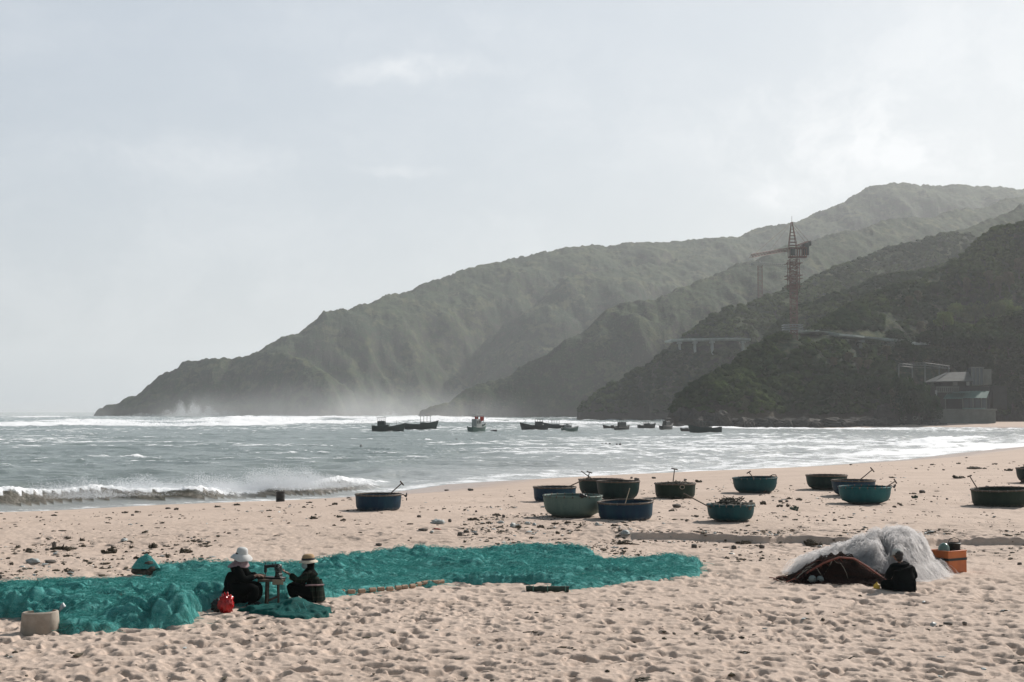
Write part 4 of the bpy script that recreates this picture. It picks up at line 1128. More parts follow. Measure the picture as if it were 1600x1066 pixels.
# crown-top pixel, kind, size factor, label
TREES = [(1460, 498, 0, 1.0), (1474, 488, 1, 1.0), (1492, 474, 1, 1.1), (1508, 478, 4, 1.0), (1523, 472, 1, 1.0), (1540, 476, 4, 1.0), (1553, 472, 1, 1.15), (1570, 470, 4, 1.25), (1584, 478, 1, 1.0), (1599, 486, 0, 1.1), (1616, 480, 4, 1.2),
         (1398, 520, 3, 1.15), (1414, 530, 0, .8), (1385, 538, 2, .9), (1427, 545, 3, .9), (1326, 548, 2, .9), (1340, 556, 2, .9), (1356, 560, 2, .8), (1302, 556, 2, .75), (1318, 590, 0, .8), (1348, 592, 3, .8), (1372, 588, 0, .8),
         (1438, 500, 2, .9), (1452, 520, 3, 1.0), (1490, 520, 0, 1.0), (1515, 525, 3, 1.1), (1545, 520, 0, 1.1), (1575, 525, 3, 1.1), (1600, 530, 0, 1.1), (1475, 550, 3, 1.0), (1505, 552, 0, 1.0), (1540, 556, 3, 1.0), (1580, 560, 0, 1.1), (1612, 560, 3, 1.1),
         (1562, 590, 3, .8), (1590, 592, 0, .9), (1582, 612, 0, .7), (1610, 612, 3, .8), (1575, 632, 3, .4), (1600, 632, 0, .45), (1540, 640, 3, .35), (1440, 615, 0, .7), (1415, 612, 3, .7), (1390, 618, 0, .8), (1454, 610, 0, .6),
         (1411, 596, 3, .95, 432), (1436, 600, 0, .9, 431), (1456, 622, 3, .6, 433), (1398, 600, 2, .9, 432),
         (1420, 460, 2, 1.0), (1434, 452, 2, .9), (1465, 440, 0, .9), (1510, 430, 2, .9), (1545, 420, 2, 1.1), (1562, 428, 2, 1.2), (1576, 422, 2, 1.2), (1592, 400, 2, 1.3)]
ORD_ = 'first second third fourth fifth sixth seventh eighth ninth tenth eleventh twelfth thirteenth fourteenth fifteenth sixteenth'.split()
def zone(k): return 0 if k < 11 else 1 if k < 19 else 2 if k < 22 else 3 if k < 34 else 4 if k < 49 else 5
RANK = {}
for z_ in range(6):
    ks = [k for k in range(len(TREES)) if zone(k) == z_]
    for r_, k in enumerate(sorted(ks, key=lambda q: TREES[q][0])): RANK[k] = r_
for k, (px, py, kd, s, *Yo) in enumerate(TREES):
    s = s * ((.72, .95, .80, 1.05, .78, .9)[k % 6] if k < 11 else 1.05)
    hh = (9, 10, 10, 8, 9)[kd] * s
    tgt = hill_hit(px, min(py + hh * .6 * F / 480, 655), 380, 1400)
    Y = (tgt.y - 2) if tgt else 470
    if 1455 < px < 1560 and py > 545 and py < 600: Y = max(Y, 456)
    if Yo: Y = Yo[0]
    top = at_y(px, py, Y)
    z = hz(top.x, Y); 
    root = TK[kd] if not tu[kd] else copy_tree(TK[kd]); tu[kd] = True
    hs = s * max(.5, min(1.6, (top.z - max(z, -1)) / hh)); zb = top.z - hh / s * hs
    root.location = (top.x, Y, zb); root.scale = (s, s, hs); root.rotation_euler = (0, 0, k * 2.4)
    where = ('in the sunlit row above the house', 'beside the right-hand viaduct', 'in the scrub below the viaduct', 'in the dark wood behind the house', 'close around the far house', 'standing high on the dark slope')[zone(k)]
    kind = ('dark leafy tree', 'light green tree', 'thin brownish tree', 'broad dark tree', 'rounded green tree')[kd]
    tag(root, kind + ', ' + ORD[RANK[k]] + ' from the left ' + where, 'tree', 'trees of the wooded hillside on the right')

# scrub: a mass of bushes nobody could count, over the nearer spurs
def build_scrub():
    rng = np.random.default_rng(77); n = 46000
    az = rng.uniform(R(2), R(21.5), n); rr = np.exp(rng.uniform(math.log(425), math.log(1150), n))
    X = rr * np.sin(az); Y = rr * np.cos(az); Z = terrain(X, Y)
    dens = vn(X / 28, Y / 28, 211) * .8 + vn(X / 9, Y / 9, 212) * .5
    px = 800 + F * X / Y; py = 643 - F * (Z - H) / Y
    k = (Z > 3) & (dens > -.42) & ~((px > 1396) & (px < 1560) & (py > 560)) & ~((px > 1040) & (px < 1175) & (py > 526) & (py < 550)) & ~((px > 1235) & (px < 1400) & (py > 515) & (py < 534) & (rr < 640)) 
    X, Y, Z = X[k], Y[k], Z[k]; n = len(X)
    bm = bmesh.new(); bmesh.ops.create_icosphere(bm, subdivisions=1, radius=1); base = np.array([v.co[:] for v in bm.verts]); fs = np.array([[v.index for v in f.verts] for f in bm.faces]); bm.free()
    s = rng.uniform(.5, 1.7, n) * (1 + (np.hypot(X, Y) - 450) / 1400)
    V = base[None] * (1 + rng.uniform(-.32, .32, (n, len(base), 1))) * (s[:, None, None] * np.array([1.25, 1.25, .85]))
    V = V + np.stack([X, Y, Z + s * .25], -1)[:, None, :]
    Fq = fs[None] + (np.arange(n) * len(base))[:, None, None]
    o = np_mesh('hillside_scrub', V.reshape(-1, 3), Fq.reshape(-1, 3), MAT_SCRUB, smooth=False); tag(o, kind='stuff')
def scrubmat():
    m = bpy.data.materials.new('scrub_leaves'); m.use_nodes = True; g = NT(m.node_tree)
    P = g.n('ShaderNodeNewGeometry').outputs['Position']
    c = g.mix(g.ramp(g.noise(.02, 5, .7, P), .38, .62), (.013, .034, .015), (.075, .105, .034))
    c = g.mix(g.ramp(g.noise(.9, 4, .7, P), .4, .7), c, (.030, .044, .019))
    d = g.n('ShaderNodeBsdfDiffuse', ins={0: c}); t = g.n('ShaderNodeBsdfTranslucent', ins={0: c}); x = g.n('ShaderNodeMixShader', ins={0: .3, 1: d.outputs[0], 2: t.outputs[0]})
    g.n('ShaderNodeOutputMaterial', ins={0: x.outputs[0]}); return m
MAT_SCRUB = scrubmat()
build_scrub()
# ================================================================== NETS
def netmat(name, c, c2, c3, tr=.35, rough=.75, sc=3.0, open_=0, thin=0, holes=0):
    m = bpy.data.materials.new(name); m.use_nodes = True; g = NT(m.node_tree)
    P = g.n('ShaderNodeNewGeometry').outputs['Position']
    st = g.n('ShaderNodeMapping', ins={0: P, 3: (.6, 2.2, 2.2), 2: (0, 0, .25)}).outputs[0]
    a = g.noise(sc, 7, .7, st, 1.5); f = g.noise(sc * 9, 5, .75, st, 2.5)
    col = g.mix(g.ramp(a, .36, .64), c, c2); col = g.mix(g.ramp(f, .50, .68, 0, .75), col, c3)
    b = g.n('ShaderNodeBsdfPrincipled', ins={'Base Color': col, 'Roughness': rough, 'Specular IOR Level': .12})
    bp = g.n('ShaderNodeBump', ins={'Height': f, 'Strength': 1.0, 'Distance': .03}); g.l(bp.outputs[0], b.inputs['Normal'])
    t = g.n('ShaderNodeBsdfTranslucent', ins={0: col}); x = g.n('ShaderNodeMixShader', ins={0: tr, 1: b.outputs[0], 2: t.outputs[0]})
    if open_ > 0:   # open meshwork lets light straight through
        x = g.n('ShaderNodeMixShader', ins={0: g.math('MULTIPLY', g.ramp(f, .62, .40), open_), 1: x.outputs[0], 2: g.n('ShaderNodeBsdfTransparent').outputs[0]})
    if holes:   # worn thin here and there, so that sand shows through
        hn = g.math('MULTIPLY', g.ramp(g.noise(.8, 4, .6, st), .56, .68), g.ramp(f, .40, .55, .35, 1.0)); x = g.n('ShaderNodeMixShader', ins={0: g.math('MULTIPLY', hn, holes), 1: x.outputs[0], 2: g.n('ShaderNodeBsdfTransparent').outputs[0]})
    if thin: x = g.n('ShaderNodeMixShader', ins={0: thin, 1: x.outputs[0], 2: g.n('ShaderNodeBsdfTransparent').outputs[0]})
    g.n('ShaderNodeOutputMaterial', ins={0: x.outputs[0]}); MAT[name] = m; return m
netmat('net_teal', (.040, .34, .325), (.14, .56, .54), (.48, .82, .78), .24, .75, 2.4, .12, holes=.6); netmat('twine_teal', (.10, .50, .48), (.17, .60, .58), (.38, .78, .74), .45, .7, 3.0)
netmat('net_white', (.91, .90, .90), (.94, .93, .93), (.96, .96, .96), .75, .6, 4.0, .0, .42)
netmat('net_brown', (.045, .022, .018), (.018, .016, .015), (.15, .06, .045), .1)
netmat('tarp_teal', (.005, .120, .110), (.008, .165, .150), (.010, .18, .165), .3, .5, 1.6)
def strands(name, P0, D, L, K, r, mt, parent, zf, seed, lift=.05, curl=1.0):
    """fine twine lying over a surface: zf(x, y) is its height"""
    rng = np.random.default_rng(seed); n = len(P0)
    ang = D.copy(); pts = np.zeros((n, K, 3)); x, y = P0[:, 0].copy(), P0[:, 1].copy(); lf = rng.random(n) ** 2.2 * lift
    for k in range(K):
        hump = math.sin(math.pi * k / (K - 1))
        pts[:, k, 0] = x; pts[:, k, 1] = y; pts[:, k, 2] = zf(x, y) + .004 + lf * hump
        ang = ang + rng.normal(0, .55 * curl, n); st = L / (K - 1); x = x + np.cos(ang) * st; y = y + np.sin(ang) * st
    t = np.gradient(pts, axis=1); t /= np.linalg.norm(t, axis=2, keepdims=True) + 1e-9
    up = np.array([0, 0, 1.0]); u = np.cross(t, up); u /= np.linalg.norm(u, axis=2, keepdims=True) + 1e-6; v = np.cross(t, u)
    rr = (r * rng.uniform(.6, 1.3, n))[:, None, None]
    ring = np.stack([pts + u * rr, pts - u * rr * .5 + v * rr * .87, pts - u * rr * .5 - v * rr * .87], 2)
    V = ring.reshape(-1, 3); b = (np.arange(n) * K * 3)[:, None, None] + (np.arange(K - 1) * 3)[None, :, None]
    Fq = np.concatenate([np.stack([b + j, b + (j + 1) % 3, b + 3 + (j + 1) % 3, b + 3 + j], -1).reshape(-1, 4) for j in range(3)])
    o = np_mesh(name, V, Fq, MAT[mt], True, parent); return o
def heap(pxs, cell, hfun, name, mt, parent, edge=.28, under=True, seed=0, sp=None):
    """lumpy sheet over a patch of sand; hfun(X, Y, d) gives the height"""
    P = [(p.x, p.y) for p in (place(*q) for q in pxs)]
    xs = np.array([p[0] for p in P]); ys = np.array([p[1] for p in P])
    gx = np.arange(xs.min() - .2, xs.max() + .2, cell); gy = np.arange(ys.min() - .2, ys.max() + .2, cell)
    X, Y = np.meshgrid(gx, gy); X2 = X + .13 * vn(X / .5, Y / .5, seed + 1) + .05 * vn(X / .15, Y / .15, seed + 2); Y2 = Y + .16 * vn(X / .6, Y / .6, seed + 3) + .05 * vn(X / .15, Y / .15, seed + 4)
    ins = in_poly(X2, Y2, P); d, _ = poly_dist(X2, Y2, P + [P[0]]); d = np.where(ins, d, -d)
    G = ground(X, Y); k = np.sqrt(np.clip(d / edge, 0, 1) * (2 - np.clip(d / edge, 0, 1)))
    Z = G - .03 + k * (hfun(X, Y, d) + .03)
    q = grid_faces(len(gy), len(gx)); kk = (d.reshape(-1)[q] > -.0).any(1); q = q[kk]
    # sideways ruffle so that the rolls overhang a little
    Xo = X + k * .05 * vn(X / .16, Y / .16, seed + 7); Yo = Y - k * .10 * np.clip(Z - G, 0, .5) + k * .05 * vn(X / .17 + 9, Y / .17, seed + 8)
    V, q, _ = compact(np.stack([Xo, Yo, Z], -1).reshape(-1, 3), q)
    o = np_mesh(name, V, q, MAT[mt], True, parent)
    def zf(x, y):
        i = np.clip(((x - gx[0]) / cell).round().astype(int), 0, len(gx) - 1); j = np.clip(((y - gy[0]) / cell).round().astype(int), 0, len(gy) - 1); return Z[j, i]
    def pick(n, rng):
        ok = np.argwhere(d > .03); c = ok[rng.integers(0, len(ok), n)]
        return np.stack([gx[c[:, 1]] + rng.uniform(-cell, cell, n), gy[c[:, 0]] + rng.uniform(-cell, cell, n)], 1)
    return o, zf, pick
def puff(X, Y, s, seed, k=1.0): 
    return np.clip(billow(X / s, Y / s, seed, 4, .55) * 2.4, 0, 1.3)
def fold(X, Y, seed):
    """long soft rolls with sharp creases between them"""
    x = X + .35 * vn(X / .9, Y / .9, seed + 5); y = Y + .30 * vn(X / .8, Y / .8, seed + 6)
    a = np.sqrt(np.clip(np.abs(vn(x / 1.5, y / .62, seed)) * 1.7, 0, 1)); b = np.sqrt(np.clip(np.abs(vn(x / .5, y / .27, seed + 1)) * 1.7, 0, 1)); c = np.abs(vn(x / .17, y / .11, seed + 2))
    return .50 * a + .34 * b + .16 * c
def bumps(X, Y, L):
    z = 0
    for (px, py, rx, ry, h) in L:
        p = place(px, py); z = np.maximum(z, h * np.exp(-(((X - p.x) / rx) ** 2 + ((Y - p.y) / ry) ** 2)))
    return z
# near pile
root = empty('fishing_net', tuple(place(150, 955)), 0, 'big teal net heaped in puffy rolls on the sand at the lower left', 'fishing net', 'teal nets spread on the beach')
base = Vector(root.location)
def fix(o): o.location = -base; return o
POLY1 = [(-90, 922), (0, 921), (60, 918), (150, 915), (215, 911), (345, 912), (440, 918), (470, 925), (440, 942), (345, 950), (305, 957), (304, 974), (260, 980), (200, 983), (150, 988), (110, 990), (84, 986), (76, 972), (40, 967), (0, 966), (-90, 968)]
def h1(X, Y, d):
    p = puff(X, Y, .85, 301); b = bumps(X, Y, [(30, 962, 1.2, .5, .34), (-40, 962, 1.2, .5, .36), (105, 960, .8, .5, .30), (160, 962, .8, .6, .28), (225, 972, .55, .38, .42), (268, 972, .42, .42, .50), (200, 950, 1.0, .6, .30), (285, 955, .4, .4, .30), (330, 942, .8, .4, .22), (410, 930, .8, .4, .18), (90, 940, 1.8, .8, .20)])
    e = fold(X, Y, 305); return .015 + (.05 + .16 * e) * np.clip(.25 + p, 0, 1.1) + b * (.30 + .80 * e)
o, zf, pick = heap(POLY1, .034, h1, 'net_body', 'net_teal', root, .22, seed=310); fix(o)
rng = np.random.default_rng(5); n = 7000; P0 = pick(n, rng); fix(strands('twine', P0, rng.uniform(0, 6.28, n), rng.uniform(.15, .6, n), 7, .0034, 'twine_teal', root, zf, 6, .09))
# long spread net behind
root = empty('fishing_net', tuple(place(750, 890)), 0, 'long teal net spread in low tangled waves across the middle of the beach', 'fishing net', 'teal nets spread on the beach'); base = Vector(root.location)
POLY2 = [(243, 890), (290, 896), (345, 893), (410, 888), (480, 884), (540, 876), (590, 868), (650, 866), (700, 865), (760, 864), (800, 861), (850, 862), (905, 866), (930, 874), (950, 881), (1000, 880), (1050, 878), (1085, 881), (1102, 888), (1090, 898), (1050, 903), (985, 909), (940, 915), (895, 921), (860, 922), (880, 913), (840, 911), (770, 911), (700, 911), (680, 914), (600, 922), (520, 934), (495, 937), (470, 932), (400, 926), (345, 918), (270, 906), (236, 906)]
def h2(X, Y, d):
    p = puff(X, Y, .80, 331); lo = sstep(-.2, .5, vn(X / 2.6, Y / 2.2, 333))
    b = bumps(X, Y, [(800, 868, 1.1, .6, .26), (830, 870, .8, .6, .22), (740, 890, 1.0, .5, .16), (880, 872, 1.0, .9, .22), (990, 888, 1.4, .5, .16), (1060, 886, 1.0, .5, .20), (520, 900, 1.0, 1.4, .24), (560, 885, 1.0, .9, .20), (640, 875, 1.2, .8, .18), (690, 907, 1.2, .3, .16), (800, 908, 1.5, .28, .20), (900, 900, 1.0, .5, .14), (310, 896, 1.0, .5, .30), (270, 898, .5, .4, .24), (400, 898, 1.0, .6, .22), (860, 918, .5, .25, .15)])
    e = fold(X, Y, 336); return .010 + (.03 + (.07 + .12 * lo) * e) * np.clip(.3 + p, 0, 1.1) + b * (.15 + .78 * e)
o, zf, pick = heap(POLY2, .040, h2, 'net_body', 'net_teal', root, .20, seed=340); fix(o)
n = 11000; P0 = pick(n, rng); fix(strands('twine', P0, rng.uniform(0, 6.28, n), rng.uniform(.15, .6, n), 7, .0038, 'twine_teal', root, zf, 7, .09))
# cork line along its near edge
mat('cork', (.40, .29, .20), .9, .4, 30, (.26, .18, .13)); mat('cork_line', (.10, .20, .16), .9)
FL = [(533, 929), (549, 929), (565, 928), (582, 926), (595, 925), (609, 924.6), (622, 922.7), (632, 921.5), (644, 920), (654, 917), (663, 915), (672, 914), (681, 914), (689, 913)]
pt = [place(*q) for q in FL]; root = empty('cork_line', tuple(pt[7]), 0, 'line of fourteen tan cork floats along the near edge of the long teal net', 'float line'); base = Vector(root.location)
m = MB(); m.tube([p - base + Vector((0, 0, .05)) for p in pt], .014, 5); m.build('rope', MAT['cork_line'], root)
for k, p in enumerate(pt):
    a = pt[min(k + 1, 13)] - pt[max(k - 1, 0)]; a = Vector((a.x, a.y, 0)).normalized().lerp(Vector((1, 0, 0)), .3).normalized() * .075; q = p - base + Vector((0, 0, .055))
    m = MB(); m.tube([q - a, q - a * .85, q + a * .85, q + a], [.028, .044, .044, .028], 9); m.build('cork_float', MAT['cork'], root)
# wrapped pole at the front corner
a, b_ = place(822, 925), place(889, 925); root = empty('net_pole', tuple(a), 0, 'dark green pole wrapped in teal netting at the net\'s front corner', 'pole')
m = MB(); n_ = 12; m.tube([(b_ - a) * (k / n_) + Vector((0, 0, .06 + .008 * math.sin(k * 2))) for k in range(n_ + 1)], [.058 + .006 * math.sin(k * 1.7) for k in range(n_ + 1)], 10); m.build('pole', mat('pole_green', (.03, .055, .04), .8, .4, 8), root)
m = MB()
for k in (2, 6, 11): c = (b_ - a) * (k / n_) + Vector((0, 0, .06)); t = Vector((.012, 0, 0)); m.tube([c - t, c + t], .070, 10)
m.build('binding', MAT['cork_line'], root)
# folded tarp before the seated women
root = empty('folded_tarp', tuple(place(450, 958)), 0, 'creased dark teal tarp folded on the sand before the seated women', 'tarpaulin'); base = Vector(root.location)
POLY3 = [(372, 956), (395, 952), (430, 948), (470, 946), (498, 951), (517, 957), (512, 962), (488, 966), (478, 970), (440, 967), (420, 963), (395, 961)]
def h3(X, Y, d):
    b = bumps(X, Y, [(462, 958, .36, .30, .24), (490, 960, .30, .2, .13), (430, 958, .3, .3, .12), (400, 957, .3, .25, .07)])
    cr = np.abs(vn(X / .22 + Y / .3, Y / .5 - X / .9, 361))
    return .035 + b * (.85 + .2 * cr) + .035 * (1 - cr) + .012 * vn(X / .07, Y / .07, 362)
o, zf, pick = heap(POLY3, .022, h3, 'tarp_sheet', 'tarp_teal', root, .07, seed=360); fix(o)
m = MB()
rnd = random.Random(4)
for k in range(2):
    x0 = place(470 + k * 9, 966 - k * 1.5) - base
    m.tube([x0 + Vector((0, 0, .12)), x0 + Vector((-.06, .1, .20)), x0 + Vector((-.14 + .04 * k, .3, .22))], .006, 4)
m.build('cord', MAT['net_teal'], root)

# white net heap with its dark mouth
mat('rope_red', (.26, .075, .05), .85, .4, 20, (.14, .06, .05)); mat('float_grey', (.16, .20, .19), .5, .3, 5); mat('yellow', (.65, .42, .05), .5)
YC = place(1400, 905).y
YR = YC + 1.15
def px2x(px, Y=YC + .2): return (px - 800) / F * Y
def zpix(py, Y=YC + .2): return at_y(800, py, Y).z
TOP = [(1218, 914), (1240, 903), (1262, 886), (1300, 868), (1340, 850), (1370, 834), (1400, 828), (1425, 838), (1445, 862), (1453, 886), (1459, 905), (1465, 914)]
root = empty('net_heap', tuple(place(1350, 905)), 0, 'tall fluffy heap of white fishing net with a dark open side', 'net heap'); base = Vector(root.location)
tx = np.array([px2x(p[0], YR) for p in TOP]); tz = np.array([max(zpix(p[1], YR) + .02, 0) * .80 for p in TOP])
def hw(X, Y, d=None):
    h = np.interp(X * YR / Y, tx, tz); v = (Y - YR - .05 * np.sin(X * 3)) / (.30 + np.where(Y < YR, 1.40, .30) * np.clip(h, 0, 1))
    s = np.clip(1 - np.abs(v) ** 1.7, 0, 1) ** .75
    return h * s * (1 + .10 * vn(X / .35, Y / .35, 371)) + .22 * (billow(X / .42, Y / .42, 372, 3) - .3) * sstep(.1, .4, s) * sstep(.1, .4, h)
# the mouth is left open towards the sea of sand on the near left
cell = .028; gxx = np.arange(tx[0] - .05, tx[-1] + .05, cell); gyy = np.arange(YC - 1.1, YC + 2.2, cell); X, Y = np.meshgrid(gxx, gyy); G = ground(X, Y); Zw = G + hw(X, Y)
mouth = ((X * (YC + .2) / Y - px2x(1296)) / (.76)) ** 2 + ((Zw - G) / .46) ** 2
mth = (mouth + .22 * vn(X / .16, Y / .16, 373) < 1) & (Y < YC + .35)
q = grid_faces(len(gyy), len(gxx)); kp = ((Zw - G).reshape(-1)[q] > .07).any(1) & ~mth.reshape(-1)[q].any(1)
V, q, _ = compact(np.stack([X + .03 * vn(X / .1, Y / .1, 374), Y + .03 * vn(X / .1, Y / .1, 375), Zw], -1).reshape(-1, 3), q[kp]); fix(np_mesh('white_net', V, q, MAT['net_white'], True, root))
def zw(x, y): return ground(x, y) + hw(x, y)
n = 45000; xx = rng.uniform(tx[0] + .05, tx[-1], n); yy = YR + rng.uniform(-1.75, .75, n); hh = hw(xx, yy); m_ = ((xx * (YC + .2) / yy - px2x(1296)) / .76) ** 2 + (hh / .46) ** 2; ok = (hh > .08) & ~((m_ < 1) & (yy < YC + .35)); xx, yy = xx[ok], yy[ok]; n = len(xx)
dirs = np.where(xx < px2x(1385), math.pi, 0) + rng.normal(0, .45, n)
fix(strands('white_twine', np.stack([xx, yy], 1), dirs, rng.uniform(.2, .6, n), 7, .0034, 'net_white', root, zw, 12, .34, .5))
# loose hairs blown up from the crest
n = 7000; xx = rng.uniform(px2x(1330), px2x(1455), n); yy = YR + rng.uniform(-.3, .25, n); fix(strands('loose_twine', np.stack([xx, yy], 1), rng.uniform(-.3, .9, n), rng.uniform(.2, .7, n), 7, .0026, 'net_white', root, zw, 13, .30, .9))
def hd(X, Y):
    h = np.interp(X * (YC + .2) / Y, [px2x(p) for p in (1228, 1245, 1262, 1290, 1312, 1335, 1358, 1392, 1450, 1462)], [0, .10, .27, .44, .47, .36, .14, .0, .0, 0]); v = (Y - YC + .22) / .42
    return h * np.clip(1 - v * v, 0, 1) ** .6 * (1 + .22 * vn(X / .16, Y / .16, 381)) + .03 * vn(X / .07, Y / .07, 382)
Zd = G - .02 + hd(X, Y); q = grid_faces(len(gyy), len(gxx)); kp = ((Zd - G).reshape(-1)[q] > .0).any(1) & (hd(X, Y).reshape(-1)[q] > .03).any(1)
V, q, _ = compact(np.stack([X, Y, Zd], -1).reshape(-1, 3), q[kp]); fix(np_mesh('brown_net', V, q, MAT['net_brown'], True, root))
def zd(x, y): return ground(x, y) + hd(x, y)
n = 5000; xx = rng.uniform(px2x(1235), px2x(1455), n); yy = YC - .18 + rng.uniform(-.45, .3, n); ok = hd(xx, yy) > .04; xx, yy = xx[ok], yy[ok]
fix(strands('brown_twine', np.stack([xx, yy], 1), rng.uniform(0, 6.28, len(xx)), rng.uniform(.2, .6, len(xx)), 7, .005, 'net_brown', root, zd, 14, .10))
for k in range(26):
    rnd = random.Random(k * 3 + 1); x0 = px2x(rnd.uniform(1236, 1370)); y0 = YC - rnd.uniform(.2, .5); pts = []; a = rnd.uniform(-.6, .6) + (math.pi if rnd.random() < .5 else 0); x, y = x0, y0
    for j in range(9):
        z = float(max(zd(np.array([x]), np.array([y]))[0], 0)) + .025 + .05 * math.sin(j * .8 + k); pts.append(Vector((x, y, z)) - base); a += rnd.uniform(-.45, .45); x += .09 * math.cos(a); y += .05 * math.sin(a)
    m = MB(); m.tube(pts, .009 if k % 3 else .012, 5)
    m.build('rope', MAT['rope_red'] if k % 4 else MAT['rope_pale'], root)
# pink edge rope where the white net meets the dark one, and the tail to the left
pts = [Vector((px2x(p), YC - .52, zpix(q, YC - .52))) - base for p, q in ((1222, 914), (1236, 903), (1252, 892), (1272, 880), (1296, 871), (1318, 873), (1336, 884), (1352, 896), (1368, 908))]
m = MB(); m.tube(pts, .022, 6); m.build('head_rope', MAT['rope_red'], root)
for (px, py, r) in ((1274, 911, .085), (1288, 912, .080)):
    p = place(px, py + 3); m = MB(); m.blob((0, 0, r * .9), (r, r, r), 14, 9); o = m.build('net_float', MAT['float_grey']); o.location = (p.x, YC - .68, p.z)
    tag(o, ('left' if px < 1280 else 'right') + ' grey ball float at the dark mouth of the white net heap', 'float', 'two ball floats by the white net heap')
p = place(1370, 921); m = MB(); m.blob((0, 0, .05), (.07, .05, .07), 12, 8, .04); m.tube([(-.03, 0, .09), (0, 0, .14), (.03, 0, .09)], .012, 5); o = m.build('yellow_float', MAT['yellow']); o.location = p; tag(o, 'small yellow float on the sand by the seated man\'s knee', 'float')

# ---- dark logs under a scrap of net at the left end
root = empty('net_bundle', tuple(place(226, 900)), 0, 'bundle of dark floats capped with teal net, left end of the long net', 'net bundle'); base = Vector(root.location)
for (x, z, l, r) in ((-.12, .10, .26, .085), (.05, .08, .20, .08), (.16, .17, .17, .075), (-.06, .22, .20, .085), (.10, .28, .18, .07)):
    m = MB(); random.seed(int(x * 100) + 50); m.blob((x, random.uniform(-.05, .05), z), (l * .75, .12, r), 9, 6, .10); m.build('dark_float', MAT['net_dark'], root)
m = MB()
random.seed(8); rs = []
for k in range(5):
    f = k / 4; r = .30 * (1 - f * .85); rs.append([(r * math.cos(a) * (1.1) + .02, .16 * r / .3 * math.sin(a), .22 + f * .24 + random.uniform(-.03, .03) - (.05 if k == 0 else 0)) for a in [j * math.pi / 7 for j in range(14)]])
m.rings(rs); m.build('net_cap', MAT['net_teal'], root)

# ================================================================== THINGS BESIDE THE NETS
mat('tub_beige', (.36, .31, .255), .8, .25, 5, (.27, .225, .18), bump=.004); mat('orange_paint', (.56, .15, .03), .55, .3, 3, (.42, .11, .03)); mat('black_band', (.012, .02, .018), .6); mat('bag_white', (.62, .66, .68), .35, .25, 8, transl=.4)
mat('bag_red', (.50, .012, .012), .22, .4, 7, (.30, .006, .008)); mat('bag_black', (.010, .012, .012), .4, .3, 9); mat('glass_green', (.12, .20, .17), .2, .2, 5)
p = place(56, 990); root = empty('cut_tub', (p.x, p.y + .2, p.z - .03), 0, 'beige tub with a notched rim standing on the sand before the big net', 'tub')
m = MB(); N = 32
def rr_(w, d, z, notch=0):
    out = []
    for k in range(N):
        a = 2 * math.pi * k / N; c, s = math.cos(a), math.sin(a); x = w * math.copysign(abs(c) ** .80, c); y = d * math.copysign(abs(s) ** .80, s)
        zz = z - (notch if (s > .3 and abs(c - .02) < .42) else 0); out.append((x, y, zz + .012 * x / w))
    return out
m.rings([rr_(.30, .23, 0), rr_(.305, .235, .04), rr_(.296, .225, .18), rr_(.285, .210, .335, .10), rr_(.275, .18, .355, .12), rr_(.25, .155, .355, .12), rr_(.25, .155, .30, .08), rr_(.26, .16, .05)]); m.build('tub_wall', MAT['tub_beige'], root)
p = place(95, 970); m = MB(); m.tube([(-.10, 0, .0), (-.02, 0, .05), (.02, 0, .16), (.05, .0, .24), (.03, 0, .30)], [.03, .05, .05, .07, .02], 9); o = m.build('plastic_bag', MAT['bag_white']); o.location = p; o.scale = (.8, .8, 1.0); tag(o, 'twisted white plastic bag standing up between the tub and the net', 'bag')
def crumple(name, rad, seed, mt, parent=None, sub=4, amp=.22, fr=3.0):
    bm = bmesh.new(); bmesh.ops.create_icosphere(bm, subdivisions=sub, radius=1); co = np.array([v.co[:] for v in bm.verts])
    n = np.abs(vn(co[:, 0] * fr + seed, co[:, 2] * fr + co[:, 1] * fr * .8, seed)) + .5 * np.abs(vn(co[:, 1] * fr * 2 + seed, co[:, 2] * fr * 2 - co[:, 0] * fr, seed + 2))
    co = co * (1 - amp + amp * 1.6 * n)[:, None] * np.array(rad)
    for v, c in zip(bm.verts, co): v.co = c
    for f in bm.faces: f.smooth = True
    me = bpy.data.meshes.new(name); bm.to_mesh(me); bm.free(); me.materials.append(MAT[mt]); o = bpy.data.objects.new(name, me); COL.objects.link(o)
    if parent: o.parent = parent
    return o
p = place(353, 958); o = crumple('red_bag', (.15, .13, .20), 5, 'bag_red', amp=.34, fr=2.9); o.location = (p.x, p.y, p.z + .15); tag(o, 'shiny crumpled red plastic bag on the sand behind the woman in the white hat', 'bag')
p = place(338, 957); o = crumple('black_bag', (.13, .12, .13), 9, 'bag_black', amp=.3); o.location = (p.x, p.y + .12, p.z + .10); tag(o, 'black bag slumped against the left side of the red bag', 'bag')
# orange crate
p = place(1487, 896); root = empty('orange_crate', (p.x, p.y + .25, p.z - .02), R(33), 'orange wooden box with a black band standing right of the white net heap', 'crate')
W, Dp, Hc = .60, .50, .49
m = MB()
for (c, s) in (((0, -Dp / 2, Hc / 2), (W, .025, Hc)), ((0, Dp / 2, Hc / 2), (W, .025, Hc)), ((-W / 2 + .0125, 0, Hc / 2 - .001), (.025, Dp - .027, Hc - .004)), ((W / 2 - .0125, 0, Hc / 2 - .001), (.025, Dp - .027, Hc - .004)), ((0, 0, .02), (W - .06, Dp - .04, .02))): m.box(c, s, ch=.004)
m.build('box_wall', MAT['orange_paint'], root)
m = MB(); m.box((0, -Dp / 2 - .015, Hc * .66), (W + .014, .008, .055)); m.box((0, Dp / 2 + .015, Hc * .66), (W + .014, .008, .055)); m.box((-W / 2 - .004, 0, Hc * .66 + .001), (.007, Dp + .02, .055)); m.box((W / 2 + .004, 0, Hc * .66 + .001), (.007, Dp + .02, .055)); m.build('band', MAT['black_band'], root)
